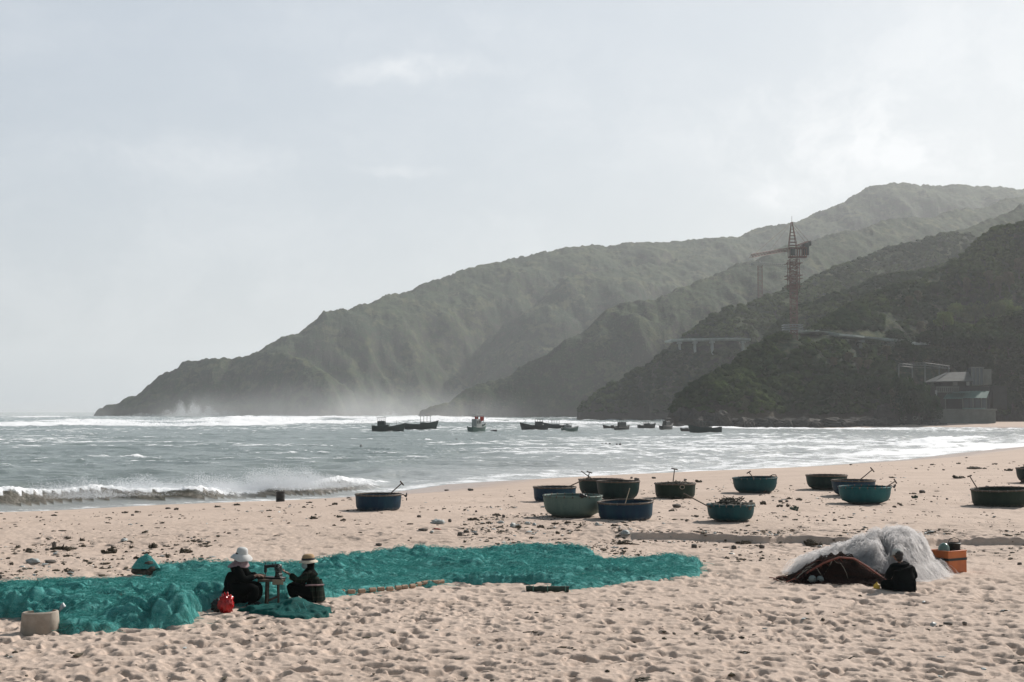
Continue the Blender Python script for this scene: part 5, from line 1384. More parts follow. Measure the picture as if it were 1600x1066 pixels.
m = MB(); m.box((0, -Dp / 2, Hc + .012), (W + .02, .04, .022), ch=.004); m.box((0, Dp / 2, Hc + .012), (W + .02, .04, .022), ch=.004); m.box((-W / 2 + .01, 0, Hc + .011), (.04, Dp - .05, .02), ch=.004); m.box((W / 2 - .01, 0, Hc + .011), (.04, Dp - .05, .02), ch=.004); m.build('rim', MAT['orange_paint'], root)
cr = root.matrix_basis.copy()
bx = place(1487, 896)
m = MB(); m.lathe([(.001, .0), (.12, .0), (.135, .10), (.12, .20), (.08, .26), (.03, .285), (.001, .29)], n=20); o = m.build('glass_float', MAT['glass_green']); o.location = (bx.x - .10, bx.y + .20, bx.z + .36); tag(o, 'rounded grey-green glass float sitting in the orange box', 'float')
m = MB(); m.lathe([(.001, .0), (.12, .0), (.135, .36), (.15, .38), (.135, .39), (.12, .36), (.11, .04), (.001, .04)], n=20); m.tube([(-.14, 0, .37), (-.10, 0, .47), (0, 0, .50), (.10, 0, .47), (.14, 0, .37)], .008, 5); o = m.build('dark_pail', MAT['black_band']); o.location = (bx.x + .17, bx.y + .34, bx.z + .25); tag(o, 'blackish pail standing in the right side of the orange box', 'pail')
# black barrel at the water's edge
p = place(438, 784); root = empty('black_drum', (p.x, p.y, p.z - .05), 0, 'black drum standing upright at the water\'s edge on the left', 'drum')
m = MB(); rd, hb = .19, .48; m.lathe([(.001, 0), (rd, 0), (rd * 1.03, .02), (rd * .98, .05), (rd * .98, hb * .33), (rd * 1.015, hb * .36), (rd * .98, hb * .39), (rd * .98, hb * .66), (rd * 1.015, hb * .69), (rd * .98, hb * .72), (rd, hb - .02), (rd * 1.04, hb), (rd * .9, hb), (rd * .88, hb - .03), (.001, hb - .03)], n=24); m.build('drum_shell', MAT['bag_black'], root)
m = MB(); m.lathe([(.001, hb - .03), (.03, hb - .03), (.03, hb), (.001, hb)], (.1, 0, 0), 10); m.build('bung', MAT['black_iron'], root)
# ================================================================== PEOPLE
mat('skin', (.26, .15, .105), .6, .15, 12); mat('cloth_black', (.003, .0055, .0055), .95, .4, 10, bump=.01, bscale=14, spec=.08); mat('cloth_navy', (.0035, .0065, .0075), .95, .4, 9, bump=.01, bscale=14, spec=.08)
mat('trouser_dark', (.0025, .0045, .0045), .95, .3, 10, bump=.008, bscale=12, spec=.08); mat('hat_white', (.66, .67, .66), .85, .2, 9, transl=.15); mat('hat_straw', (.42, .29, .16), .9, .35, 40, (.30, .20, .11)); mat('hat_brim', (.60, .53, .42), .85, .2, 20)
mat('scarf_pink', (.30, .215, .225), .9, .45, 12, (.20, .13, .14)); mat('mask_blue', (.33, .42, .44), .8, .15, 10); mat('hair_black', (.008, .007, .007), .6); mat('cap_grey', (.34, .36, .35), .85, .3, 14); mat('eye_dark', (.01, .01, .01), .2); mat('shoe', (.03, .03, .032), .7); mat('ribbon', (.02, .02, .022), .7)
def plaid():
    m = bpy.data.materials.new('plaid'); m.use_nodes = True; g = NT(m.node_tree); tc = g.n('ShaderNodeTexCoord').outputs['Object']; sp = g.n('ShaderNodeSeparateXYZ', ins={0: tc})
    def st(o, f, w): return g.math('LESS_THAN', g.math('FRACT', g.math('MULTIPLY', o, f)), w)
    v = g.math('ADD', st(sp.outputs[2], 9, .16), st(g.math('ADD', sp.outputs[0], g.math('MULTIPLY', sp.outputs[1], .6)), 9, .16)); c = g.mix(g.math('MULTIPLY', v, .5, clamp=True), (.007, .013, .010), (.050, .048, .035)); c = g.mix(g.math('MULTIPLY', st(sp.outputs[2], 4.5, .3), .45), c, (.010, .030, .024))
    b = g.n('ShaderNodeBsdfPrincipled', ins={'Base Color': c, 'Roughness': .95, 'Specular IOR Level': .08}); g.n('ShaderNodeOutputMaterial', ins={0: b.outputs[0]}); MAT['plaid'] = m
plaid()
FOLD = bpy.data.textures.new('folds', 'CLOUDS'); FOLD.noise_scale = .09; FOLD.noise_depth = 2
def skin(name, V, E, mt, parent, sub=2, root=0, fold=0.0):
    """V: name -> (x, y, z, radius); grown into one smooth surface"""
    ks = list(V); ix = {k: i for i, k in enumerate(ks)}; me = bpy.data.meshes.new(name); me.from_pydata([V[k][:3] for k in ks], [(ix[a], ix[b]) for a, b in E], [])
    o = bpy.data.objects.new(name, me); COL.objects.link(o)
    md = o.modifiers.new('skin', 'SKIN'); md.use_smooth_shade = True; md.branch_smoothing = .6
    sk = me.skin_vertices[0].data
    for i, k in enumerate(ks):
        r = V[k][3]; sk[i].radius = r if isinstance(r, tuple) else (r, r)
    sk[root].use_root = True
    ss = o.modifiers.new('sub', 'SUBSURF'); ss.levels = sub; ss.render_levels = sub
    if fold:
        dm = o.modifiers.new('fold', 'DISPLACE'); dm.texture = FOLD; dm.strength = fold; dm.mid_level = .5
    dg = bpy.context.evaluated_depsgraph_get(); m2 = bpy.data.meshes.new_from_object(o.evaluated_get(dg)); o.modifiers.clear(); o.data = m2
    m2.materials.clear(); m2.materials.append(MAT[mt])
    m2.polygons.foreach_set('use_smooth', [True] * len(m2.polygons)); o.parent = parent; return o
def chain(*n): return [(n[i], n[i + 1]) for i in range(len(n) - 1)]
def lerp3(a, b, t): return tuple(a[i] + (b[i] - a[i]) * t for i in range(3))
def hand_nodes(V, E, side, wrist, hand, thumb_up=Vector((0, 0, 1)), curl=Vector((0, 0, -1))):
    """palm and five separate fingers grown from the wrist"""
    w = Vector(V[wrist][:3]); h = Vector(hand); d = (h - w).normalized(); across = d.cross(curl); across = across.normalized() if across.length > .1 else Vector((0, 1, 0)); cu = across.cross(d).normalized()
    if cu.dot(curl) < 0: cu = -cu
    P = w + d * .055; V[side + 'palm'] = (*P, .026); E.append((wrist, side + 'palm'))
    for k, (off, ln) in enumerate(((-.030, .065), (-.010, .078), (.010, .072), (.029, .056))):
        a = P + d * .035 + across * off; b = a + d * ln * .55 + cu * .010; c = b + d * ln * .32 + cu * .026
        n = side + 'f%d' % k; V[n + 'a'] = (*a, .0115); V[n + 'b'] = (*b, .0092); V[n + 'c'] = (*c, .0075); E += [(side + 'palm', n + 'a'), (n + 'a', n + 'b'), (n + 'b', n + 'c')]
    a = P - d * .01 - across * .036 + cu * .005; b = a + d * .032 - across * .012 + cu * .018; V[side + 'ta'] = (*a, .013); V[side + 'tb'] = (*b, .010); E += [(side + 'palm', side + 'ta'), (side + 'ta', side + 'tb')]
def person(loc, J, face, label, upper, lower, fold=.03, grp=None, torso=1.0, jr=None, hairy=True):
    root = empty('person', loc, 0, label, 'person', grp)
    f = Vector(face).normalized(); rt = Vector((f.y, -f.x, 0)).normalized()
    hd = Vector(J['head']); V = {}; E = []
    def add(n, p, r): V[n] = (*p, r)
    add('pelvis', J['pelvis'], .125); add('waist', J['waist'], .105); add('chest', J['chest'], .125); add('upch', lerp3(J['chest'], J['neck'], .62), .070); add('neck', J['neck'], .052)
    add('jaw', hd + Vector((0, 0, -.065)) + f * .015, (.060, .060)); add('skull', hd + Vector((0, 0, .015)), (.088, .088)); add('crown', hd + Vector((0, 0, .085)) - f * .01, (.062, .062))
    E += chain('pelvis', 'waist', 'chest', 'upch', 'neck', 'jaw', 'skull', 'crown')
    add('nose', hd + f * .108 + Vector((0, 0, -.012)), .012); E.append(('skull', 'nose'))
    for s, sg in (('L', -1), ('R', 1)):
        add(s + 'ear', hd + rt * sg * .098 + Vector((0, 0, -.005)), .014); E.append(('skull', s + 'ear'))
        add(s + 'sh', J[s + 'sh'], .046); add(s + 'el', J[s + 'el'], .042); add(s + 'fa', lerp3(J[s + 'el'], J[s + 'wr'], .45), .038); add(s + 'wr', J[s + 'wr'], .024); E += chain('upch', s + 'sh', s + 'el', s + 'fa', s + 'wr')
        hand_nodes(V, E, s, s + 'wr', J[s + 'ha'], curl=Vector(J.get('curl', (0, 0, -1))))
        add(s + 'hp', J[s + 'hp'], .100); add(s + 'th', lerp3(J[s + 'hp'], J[s + 'kn'], .5), .088); add(s + 'kn', J[s + 'kn'], .062); add(s + 'ca', lerp3(J[s + 'kn'], J[s + 'an'], .35), .056); add(s + 'an', J[s + 'an'], .036); add(s + 'to', J[s + 'to'], .034)
        E += chain('pelvis', s + 'hp', s + 'th', s + 'kn', s + 'ca', s + 'an', s + 'to')
    bd = skin('body', V, E, 'skin', root)
    for q in (upper, lower): bd.data.materials.append(MAT[q])
    kk = list(V); KP = np.array([V[k][:3] for k in kk]); A = np.array([KP[kk.index(a)] for a, b in E]); B = np.array([KP[kk.index(b)] for a, b in E])
    def slot(a, b):
        bare = lambda n: n in ('neck', 'jaw', 'skull', 'crown', 'nose') or 'ear' in n or 'palm' in n or n[1:2] == 'f' and n[2:3].isdigit() or n[1:] in ('ta', 'tb', 'wr')
        if bare(b): return 0
        return 2 if b[1:] in ('hp', 'th', 'kn', 'ca', 'an', 'to') else 1
    SL = [slot(a, b) for a, b in E]; pc = np.array([p.center[:] for p in bd.data.polygons]); AB = B - A; tt = np.clip(((pc[:, None] - A) * AB).sum(2) / ((AB ** 2).sum(1) + 1e-9), 0, 1); dd = np.linalg.norm(pc[:, None] - A - tt[..., None] * AB, axis=2); bd.data.polygons.foreach_set('material_index', [SL[i] for i in dd.argmin(1)])
    # clothes follow the same bones, cut off at wrist, neck and ankle
    C = {k: V[k] for k in ('pelvis', 'waist', 'chest', 'upch')}; EC = chain('pelvis', 'waist', 'chest', 'upch')
    for s in 'LR':
        for k in ('sh', 'el', 'fa'): C[s + k] = V[s + k]
        C[s + 'cuff'] = (*lerp3(J[s + 'el'], J[s + 'wr'], .93), .036); EC += chain('upch', s + 'sh', s + 'el', s + 'fa', s + 'cuff')
    C['col'] = (*lerp3(V['upch'], V['neck'], .62), .066); EC.append(('upch', 'col'))
    g = jr or {}
    C = {k: (*v[:3], (v[3] if not isinstance(v[3], tuple) else v[3][0]) + (g.get(k, g.get(k[1:], .026)) + (.024 if k[1:] == 'sh' else .022 if k == 'upch' else 0)) * torso) for k, v in C.items()}
    skin('jacket', C, EC, upper, root, fold=fold)
    T = {'pelvis': V['pelvis']}; ET = []
    for s in 'LR':
        for k in ('hp', 'th', 'kn', 'ca', 'an'): T[s + k] = V[s + k]
        T[s + 'an'] = (*lerp3(J[s + 'kn'], J[s + 'an'], .93), .05); ET += chain('pelvis', s + 'hp', s + 'th', s + 'kn', s + 'ca', s + 'an')
    T = {k: (*v[:3], v[3] + g.get('leg', .03)) for k, v in T.items()}
    skin('trousers', T, ET, lower, root, fold=fold)
    for s in 'LR':
        a, b = Vector(J[s + 'an']), Vector(J[s + 'to']); m = MB(); d = (b - a); d.z = 0; d = d.normalized(); m.tube([a - d * .05 - Vector((0, 0, .02)), a + Vector((0, 0, -.015)), a.lerp(b, .6), b + d * .03], [.035, .045, .045, .028], 10); m.build('shoe', MAT['shoe'], root)
    for sg in (-1, 1):
        m = MB(); m.blob(hd + f * .086 + rt * sg * .033 + Vector((0, 0, .015)), (.012, .012, .008), 8, 5); m.build('eye', MAT['eye_dark'], root)
    m = MB(); m.blob(hd + f * .083 + Vector((0, 0, -.058)), (.022, .022, .007), 8, 5); m.build('mouth', MAT['scarf_pink'], root)
    if hairy:
        m = MB(); m.blob(hd - f * .022 + Vector((0, 0, .030)), (.102, .102, .095), 16, 10, .02); m.blob(hd - f * .06 + Vector((0, 0, -.05)), (.07, .07, .08), 12, 8, .03); m.build('hair', MAT['hair_black'], root)
    return root, hd, f, rt
def brim_hat(root, c, rc, hc, rb, droop, mts, lean=(0, 0), name='hat', flop=0.0, band=None):
    m = MB(); M = Euler((lean[0], lean[1], 0)).to_matrix(); n = 36
    def rg(r, z, wv=0): return [Vector(c) + M @ Vector((r * math.cos(a), r * math.sin(a), z + wv * math.sin(2 * a + 1) + wv * .5 * math.sin(5 * a))) for a in [2 * math.pi * k / n for k in range(n)]]
    m.rings([rg(.004, hc), rg(rc * .45, hc * .98), rg(rc * .74, hc * .90), rg(rc * .90, hc * .74), rg(rc * .99, hc * .45), rg(rc * 1.02, hc * .2), rg(rc * 1.06, 0.01)], False)
    h = m.build(name, MAT[mts[0]], root)
    m = MB(); m.rings([rg(rc * 1.02, .014), rg((rc + rb) * .52, -droop * .25, flop * .5), rg(rb, -droop, flop), rg(rb * 1.005, -droop - .008, flop), rg((rc + rb) * .52, -droop * .25 - .012, flop * .5), rg(rc, 0)], False); m.build('brim', MAT[mts[1]], h)
    if band: m = MB(); m.rings([rg(rc * 1.055, .005), rg(rc * 1.075, .02), rg(rc * 1.06, .045), rg(rc * 1.03, .05)], False); m.build('ribbon', MAT[band], h)
    return h
# ---- woman in the white hat at the sewing machine
LP = place(372, 948)
J = dict(pelvis=(-.10, 0, .32), waist=(-.11, .01, .47), chest=(-.07, .02, .64), neck=(-.01, .03, .80), head=(.025, .04, .905), Lsh=(-.06, .19, .715), Lel=(.12, .25, .53), Lwr=(.30, .13, .565), Lha=(.40, .10, .565),
         Rsh=(-.06, -.16, .715), Rel=(.12, -.20, .50), Rwr=(.29, -.05, .575), Rha=(.40, -.01, .575), Lhp=(-.04, .10, .31), Rhp=(-.04, -.11, .31), Lkn=(.33, .16, .37), Rkn=(.32, -.17, .36), Lan=(.24, .15, .06), Ran=(.20, -.17, .06), Lto=(.35, .15, .025), Rto=(.31, -.17, .025))
root, hd, f, rt = person((LP.x, LP.y + .15, LP.z - .03), J, (1, .35, -.25), 'woman in a wide white hat and black jacket, seated at the sewing machine', 'cloth_black', 'trouser_dark', .035, 'people mending nets on the beach', 1.25, dict(pelvis=.08, waist=.07, chest=.055, upch=.05, sh=.035, el=.03, leg=.055, col=.012))
brim_hat(root, hd + Vector((0, 0, .045)), .105, .135, .20, .075, ('hat_white', 'hat_white'), (R(3), R(7)), flop=.016)
m = MB(); n = 20
def er(cx, cz, rx, ry, w=.0): return [Vector((hd.x + cx + rx * math.cos(a), hd.y + ry * math.sin(a), hd.z + cz + w * math.sin(3 * a))) for a in [2 * math.pi * k / n for k in range(n)]]
m.rings([er(-.005, .05, .112, .112), er(-.010, -.02, .118, .118, .004), er(-.02, -.08, .125, .13, .008), er(-.045, -.125, .165, .18, .012), er(-.06, -.165, .20, .21, .014), er(-.06, -.175, .19, .2, .014)], False); m.build('neck_scarf', MAT['scarf_pink'], root)
# long hem of the jacket falling over the stool
m = MB(); m.rings([[Vector((-.10 + (.20 + g_) * math.cos(a), .0 + (.21 + g_) * math.sin(a), z + .01 * math.sin(5 * a))) for a in [2 * math.pi * k / 24 for k in range(24)]] for (z, g_) in ((.42, -.03), (.30, .015), (.18, .04), (.10, .05), (.095, .035), (.2, .01))], False); m.build('jacket_hem', MAT['cloth_black'], root)
st = empty('low_stool', (LP.x - .10, LP.y + .15, LP.z - .03), 0, 'low dark stool under the woman in the white hat', 'stool')
m = MB(); m.box((0, 0, .205), (.30, .30, .03), ch=.008); m.build('seat', MAT['dark_wood'], st)
for sx in (-1, 1):
    for sy in (-1, 1): m = MB(); m.box((sx * .12, sy * .12, .095), (.035, .035, .188), ch=.004); m.build('leg', MAT['dark_wood'], st)
# ---- woman in the straw hat
RP = place(478, 941)
J = dict(pelvis=(.13, 0, .15), waist=(.14, 0, .29), chest=(.10, 0, .46), neck=(.045, 0, .61), head=(.01, 0, .715), Lsh=(.07, .17, .54), Lel=(-.08, .22, .37), Lwr=(-.22, .10, .40), Lha=(-.31, .05, .41),
         Rsh=(.06, -.16, .54), Rel=(-.14, -.21, .42), Rwr=(-.32, -.14, .545), Rha=(-.42, -.12, .585), Lhp=(.08, .10, .15), Rhp=(.08, -.10, .15), Lkn=(-.30, .13, .33), Rkn=(-.31, -.13, .34), Lan=(-.20, .12, .06), Ran=(-.20, -.13, .06), Lto=(-.33, .12, .025), Rto=(-.33, -.13, .025), curl=(.2, 0, 1))
root, hd, f, rt = person((RP.x, RP.y + .15, RP.z - .02), J, (-1, -.25, -.05), 'woman in a straw hat, face mask and dark plaid shirt, one hand held out', 'plaid', 'trouser_dark', .03, 'people mending nets on the beach', 1.1, dict(pelvis=.06, waist=.05, chest=.04, upch=.035, sh=.02, el=.018, leg=.04, col=.0))
brim_hat(root, hd + Vector((.01, 0, .060)), .120, .125, .180, .028, ('hat_straw', 'hat_brim'), (0, R(-3)), flop=.006, band='ribbon')
m = MB(); rs = []
for j, (z, k) in enumerate(((.018, .085), (-.01, .105), (-.05, .102), (-.088, .07))):
    rs.append([hd + Vector((0, 0, z)) + (f * math.cos(a) * (k + .016) + rt * math.sin(a) * (k - .002)) for a in [R(-78 + 156 * i / 12) for i in range(13)]] + [hd + Vector((0, 0, z)) + (f * math.cos(a) * (k + .006) + rt * math.sin(a) * (k - .010)) for a in [R(78 - 156 * i / 12) for i in range(13)]])
m.rings(rs); m.build('face_mask', MAT['mask_blue'], root)
m = MB(); m.rings([[hd + Vector((.035 + rx * math.cos(a), ry * math.sin(a), z)) for a in [2 * math.pi * k / 20 for k in range(20)]] for (z, rx, ry) in ((.06, .09, .105), (-.03, .09, .108), (-.10, .085, .10), (-.16, .13, .15), (-.20, .16, .18))], False); m.build('hood', MAT['cloth_black'], root)
m = MB(); m.rings([[Vector((.14 + (.155 + g_) * math.cos(a), (.185 + g_) * math.sin(a), z + .008 * math.sin(4 * a))) for a in [2 * math.pi * k / 24 for k in range(24)]] for (z, g_) in ((.42, -.02), (.30, .012), (.18, .03), (.05, .05), (.04, .035), (.2, .0))], False); m.build('shirt_hem', MAT['plaid'], root)
m = MB(); m.tube([(.0, -.205, .335), (.10, -.235, .345), (.22, -.20, .34), (.32, -.05, .33)], .014, 6); m.build('waist_tie', MAT['scarf_pink'], root)
# ---- man seen from behind
MP = place(1415, 925)
J = dict(pelvis=(.03, 0, .13), waist=(.03, .02, .28), chest=(.0, .03, .45), neck=(-.05, .05, .605), head=(-.075, .08, .70), Lsh=(-.165, .04, .495), Lel=(-.26, .10, .30), Lwr=(-.20, .32, .24), Lha=(-.14, .42, .22),
         Rsh=(.15, .02, .49), Rel=(.27, .08, .29), Rwr=(.15, .32, .23), Rha=(.08, .42, .21), Lhp=(-.10, .02, .13), Rhp=(.12, .02, .13), Lkn=(-.38, .12, .12), Rkn=(.30, .34, .15), Lan=(-.08, .38, .07), Ran=(.02, .46, .07), Lto=(.03, .42, .05), Rto=(-.10, .50, .05))
root, hd, f, rt = person((MP.x, MP.y + .2, MP.z - .02), J, (-.45, 1, -.35), 'man in a grey cap and black jacket sitting cross-legged with his back turned', 'cloth_navy', 'trouser_dark', .035, 'people mending nets on the beach', 1.25, dict(pelvis=.095, waist=.10, chest=.09, upch=.055, sh=.028, el=.03, leg=.035, col=.005))
m = MB(); n = 28; cc = hd + Vector((0, 0, .045))
def cr_(r, z): return [cc + Vector((r * math.cos(a), r * math.sin(a), z)) for a in [2 * math.pi * k / n for k in range(n)]]
m.rings([cr_(.004, .098), cr_(.05, .093), cr_(.085, .070), cr_(.104, .030), cr_(.108, -.012), cr_(.102, -.020), cr_(.098, .02)], False); cap = m.build('cap', MAT['cap_grey'], root)
m = MB(); rs = []
for t in (0, .5, 1.0):
    rs.append([cc + f * (.09 + .085 * t - .03 * abs(u) * t) + rt * (.075 * u) + Vector((0, 0, -.012 - .018 * t + (.004 if s else -.004))) for s, u in [(1, -1), (1, -.5), (1, 0), (1, .5), (1, 1), (0, 1), (0, .5), (0, 0), (0, -.5), (0, -1)]])
m.rings(rs); m.build('peak', MAT['cap_grey'], cap)
m = MB(); m.blob(cc + Vector((0, 0, .098)), (.012, .012, .007), 8, 4); m.build('button', MAT['cap_grey'], cap)
m = MB(); m.rings([[Vector((.02 + (.215 + g_) * math.cos(a), .02 + (.165 + g_) * math.sin(a), z + .008 * math.sin(4 * a))) for a in [2 * math.pi * k / 24 for k in range(24)]] for (z, g_) in ((.38, -.03), (.25, .01), (.12, .035), (.035, .045), (.03, .03), (.2, .0))], False); m.build('jacket_hem', MAT['cloth_navy'], root)

# ================================================================== SEWING MACHINE ON ITS TABLE
TP = place(422, 946); tz_ = TP.z - .02
tab = empty('work_table', (TP.x, TP.y + .25, tz_), R(8), 'small rough wooden table with splayed legs carrying the sewing machine', 'table')
m = MB(); m.box((-.02, 0, .455), (.50, .30, .045), ch=.006); m.build('tabletop', MAT['dark_wood'], tab)
m = MB(); m.box((.10, -.165, .43), (.20, .03, .10), ch=.006); m.build('end_block', MAT['pale_wood'], tab)
for (x, y, w) in ((-.09, -.10, .062), (.10, -.10, .035), (-.09, .11, .05), (.10, .11, .035)):
    m = MB(); m.tube([(x * 1.0, y, .435), (x * 1.15, y * 1.15, .0)], [w * .65, w * .6], 4); m.build('leg', MAT['dark_wood'], tab)
m = MB(); m.box((0.0, -.115, .12), (.21, .025, .04), rot=Euler((0, R(-22), 0)).to_matrix()); m.box((0, .12, .14), (.22, .025, .04)); m.build('cross_brace', MAT['dark_wood'], tab)
m = MB()
for x in (.17, .19, .22): m.tube([(x, -.16, .38), (x + .008, -.165, .2), (x - .01, -.16, .03)], .0045, 4)
m.build('hanging_cord', MAT['net_teal'], tab)
sm = empty('sewing_machine', (TP.x, TP.y + .25, tz_ + .4795), R(-24), 'old black hand-wheel sewing machine standing on the rough table', 'sewing machine')
B = 'black_iron'
m = MB(); m.box((.03, 0, .015), (.42, .17, .03), ch=.006); m.build('bed', MAT[B], sm)
m = MB(); m.rings([[(x + dx, dy, z) for dx, dy in ((-w, -.05), (w, -.05), (w, .05), (-w, .05))] for (x, z, w) in ((.13, .03, .062), (.13, .07, .045), (.13, .14, .040), (.125, .20, .048), (.12, .245, .045), (.12, .262, .03))])
m.tube([(.12, 0, .225), (.05, 0, .232), (-.05, 0, .225), (-.12, 0, .215), (-.15, 0, .21)], [.045, .032, .028, .032, .030], 10); m.build('arm', MAT[B], sm)
m = MB(); m.box((-.155, 0, .17), (.045, .055, .15), ch=.012); m.tube([(-.155, 0, .10), (-.155, 0, .04)], .008, 6); m.box((-.155, 0, .037), (.03, .02, .006)); m.tube([(-.155, 0, .24), (-.155, 0, .285)], .007, 6); m.build('needle_head', MAT[B], sm)
m = MB(); m.tube([(.06, 0, .255), (.06, 0, .30)], .006, 5); m.tube([(.0, 0, .255), (-.005, 0, .275)], .010, 6); m.build('spool_pin', MAT[B], sm)
wh = MB(); cx_, cz_, cy_ = .165, .205, -.062
for k in range(28):
    a0, a1 = 2 * math.pi * k / 28, 2 * math.pi * (k + 1) / 28
    wh.tube([(cx_ + .066 * math.cos(a0), cy_ - .02, cz_ + .066 * math.sin(a0)), (cx_ + .066 * math.cos(a1), cy_ - .02, cz_ + .066 * math.sin(a1))], .011, 6)
for k in range(5): a = k * 2 * math.pi / 5 + .3; wh.tube([(cx_, cy_ - .02, cz_), (cx_ + .06 * math.cos(a), cy_ - .02, cz_ + .06 * math.sin(a))], .008, 5)
wh.tube([(cx_, cy_ - .035, cz_), (cx_, cy_ + .03, cz_)], .018, 8); mat('worn_steel', (.07, .085, .085), .75, .3, 20, metal=.0)
wh.build('hand_wheel', MAT['worn_steel'], sm)
m = MB(); m.tube([(.165, .045, .08), (.165, -.07, .08)], .026, 10); m.build('bobbin_winder', MAT['worn_steel'], sm)
# net being sewn, held on the table by the seated woman
o = crumple('held_net', (.11, .10, .055), 21, 'net_dark', amp=.4); o.location = (TP.x - .22, TP.y + .22, tz_ + .52); tag(o, 'crumpled brown netting under the needle between the woman\'s hands', 'netting')

# ================================================================== DEBRIS
mat('weed', (.035, .032, .022), .95, .5, 9, (.075, .060, .038)); mat('weed_green', (.022, .05, .032), .95, .4, 9); mat('stone', (.07, .062, .055), .9, .5, 6, (.13, .115, .10)); mat('plastic_pale', (.42, .46, .46), .5, .35, 9); mat('plastic_red', (.35, .05, .03), .5, .3, 9)
def clump(seed, n, mt, spiky=True):
    random.seed(seed); m = MB()
    for k in range(n):
        a = random.uniform(0, 6.28); r = math.sqrt(random.random()) * .42; m.blob((r * math.cos(a), r * .8 * math.sin(a), random.uniform(.02, .28) * (1 - r)), (random.uniform(.09, .20), random.uniform(.08, .16), random.uniform(.06, .14)), 6, 4, .35)
    if spiky:
        for k in range(n):
            a = random.uniform(0, 6.28); r = random.random() * .4; c = Vector((r * math.cos(a), r * math.sin(a), .1)); e = c + Vector((random.uniform(-.3, .3), random.uniform(-.3, .3), random.uniform(-.08, .22))); m.tube([c, c.lerp(e, .5) + Vector((0, 0, .05)), e], [.022, .016, .008], 4)
    return m
PROT = {}
def proto(kind, k):
    key = (kind, k)
    if key not in PROT:
        if kind == 'weed': o = clump(k + 1, 13, 'weed').build('seaweed_clump', MAT['weed'])
        elif kind == 'green': o = clump(k + 40, 12, 'weed_green').build('seaweed_clump', MAT['weed_green'])
        elif kind == 'rock': o = rock_mesh('rock', (.5, .42, .40), 60 + k, 'stone', 2); [setattr(p, 'use_smooth', True) for p in o.data.polygons]
        elif kind == 'bag': o = crumple('plastic_scrap', (.5, .4, .28), 30 + k, 'plastic_pale', sub=3, amp=.45, fr=2.6)
        elif kind == 'red': o = crumple('plastic_scrap', (.5, .4, .2), 50 + k, 'plastic_red', sub=3, amp=.45, fr=2.6)
        elif kind == 'wood':
            m = MB(); random.seed(k + 3); m.tube([(-.5, 0, .05), (-.2, .05, .10), (.15, 0, .08), (.5, .08, .05)], [.05, .08, .07, .03], 7); m.tube([(-.1, .02, .08), (.05, -.12, .22), (.08, -.2, .3)], [.04, .03, .012], 5); o = m.build('driftwood', MAT['weed'])
        PROT[key] = o; return o, True
    return PROT[key], False
ZN = lambda px, py: ('at the edge of the breaking waves' if py < 805 and px < 600 else 'on open sand left of the lone boat' if px < 560 and py < 832 else 'in the litter left of the nets' if px < 345 else 'on bare sand behind the long net' if px < 780 else 'among the litter behind the long net' if px < 1010 and py > 800 else
                     'on the trodden foreground sand' if py > 930 else 'just this side of the sand step' if py > 835 else 'between boats and sand step' if px < 1280 and py > 775 else 'near the water behind the boats' if py < 765 else 'on the sand around the right-hand boats')
LITTER = {}
def litter(kind, px, py, w, h=None, label=None, k=0, yaw=None):
    p = place(px, py); s = F / p.y; o, first = proto(kind, k)
    if not first: o = o.copy(); COL.objects.link(o)
    W = w / s; Hh = (h or w * .5) / s
    o.location = (p.x, p.y + W * .2, p.z - .01 + (Hh * .35 if kind in ('rock', 'bag', 'red') else 0)); o.scale = (W, W * .8, Hh / (.36 if kind in ('weed', 'green') else .8 if kind == 'rock' else .5 if kind == 'bag' else .45 if kind == 'red' else .35)); o.rotation_euler = (0, 0, yaw if yaw is not None else 0)
    nm = {'weed': ('dark seaweed clump', 'seaweed'), 'green': ('green weed clump', 'seaweed'), 'rock': ('dark stone', 'stone'), 'bag': ('pale plastic scrap', 'litter'), 'red': ('reddish plastic scrap', 'litter'), 'wood': ('dark driftwood', 'driftwood')}[kind]
    tag(o, label, nm[1])
    if not label: LITTER.setdefault((nm[0], ZN(px, py)), []).append((px, o))
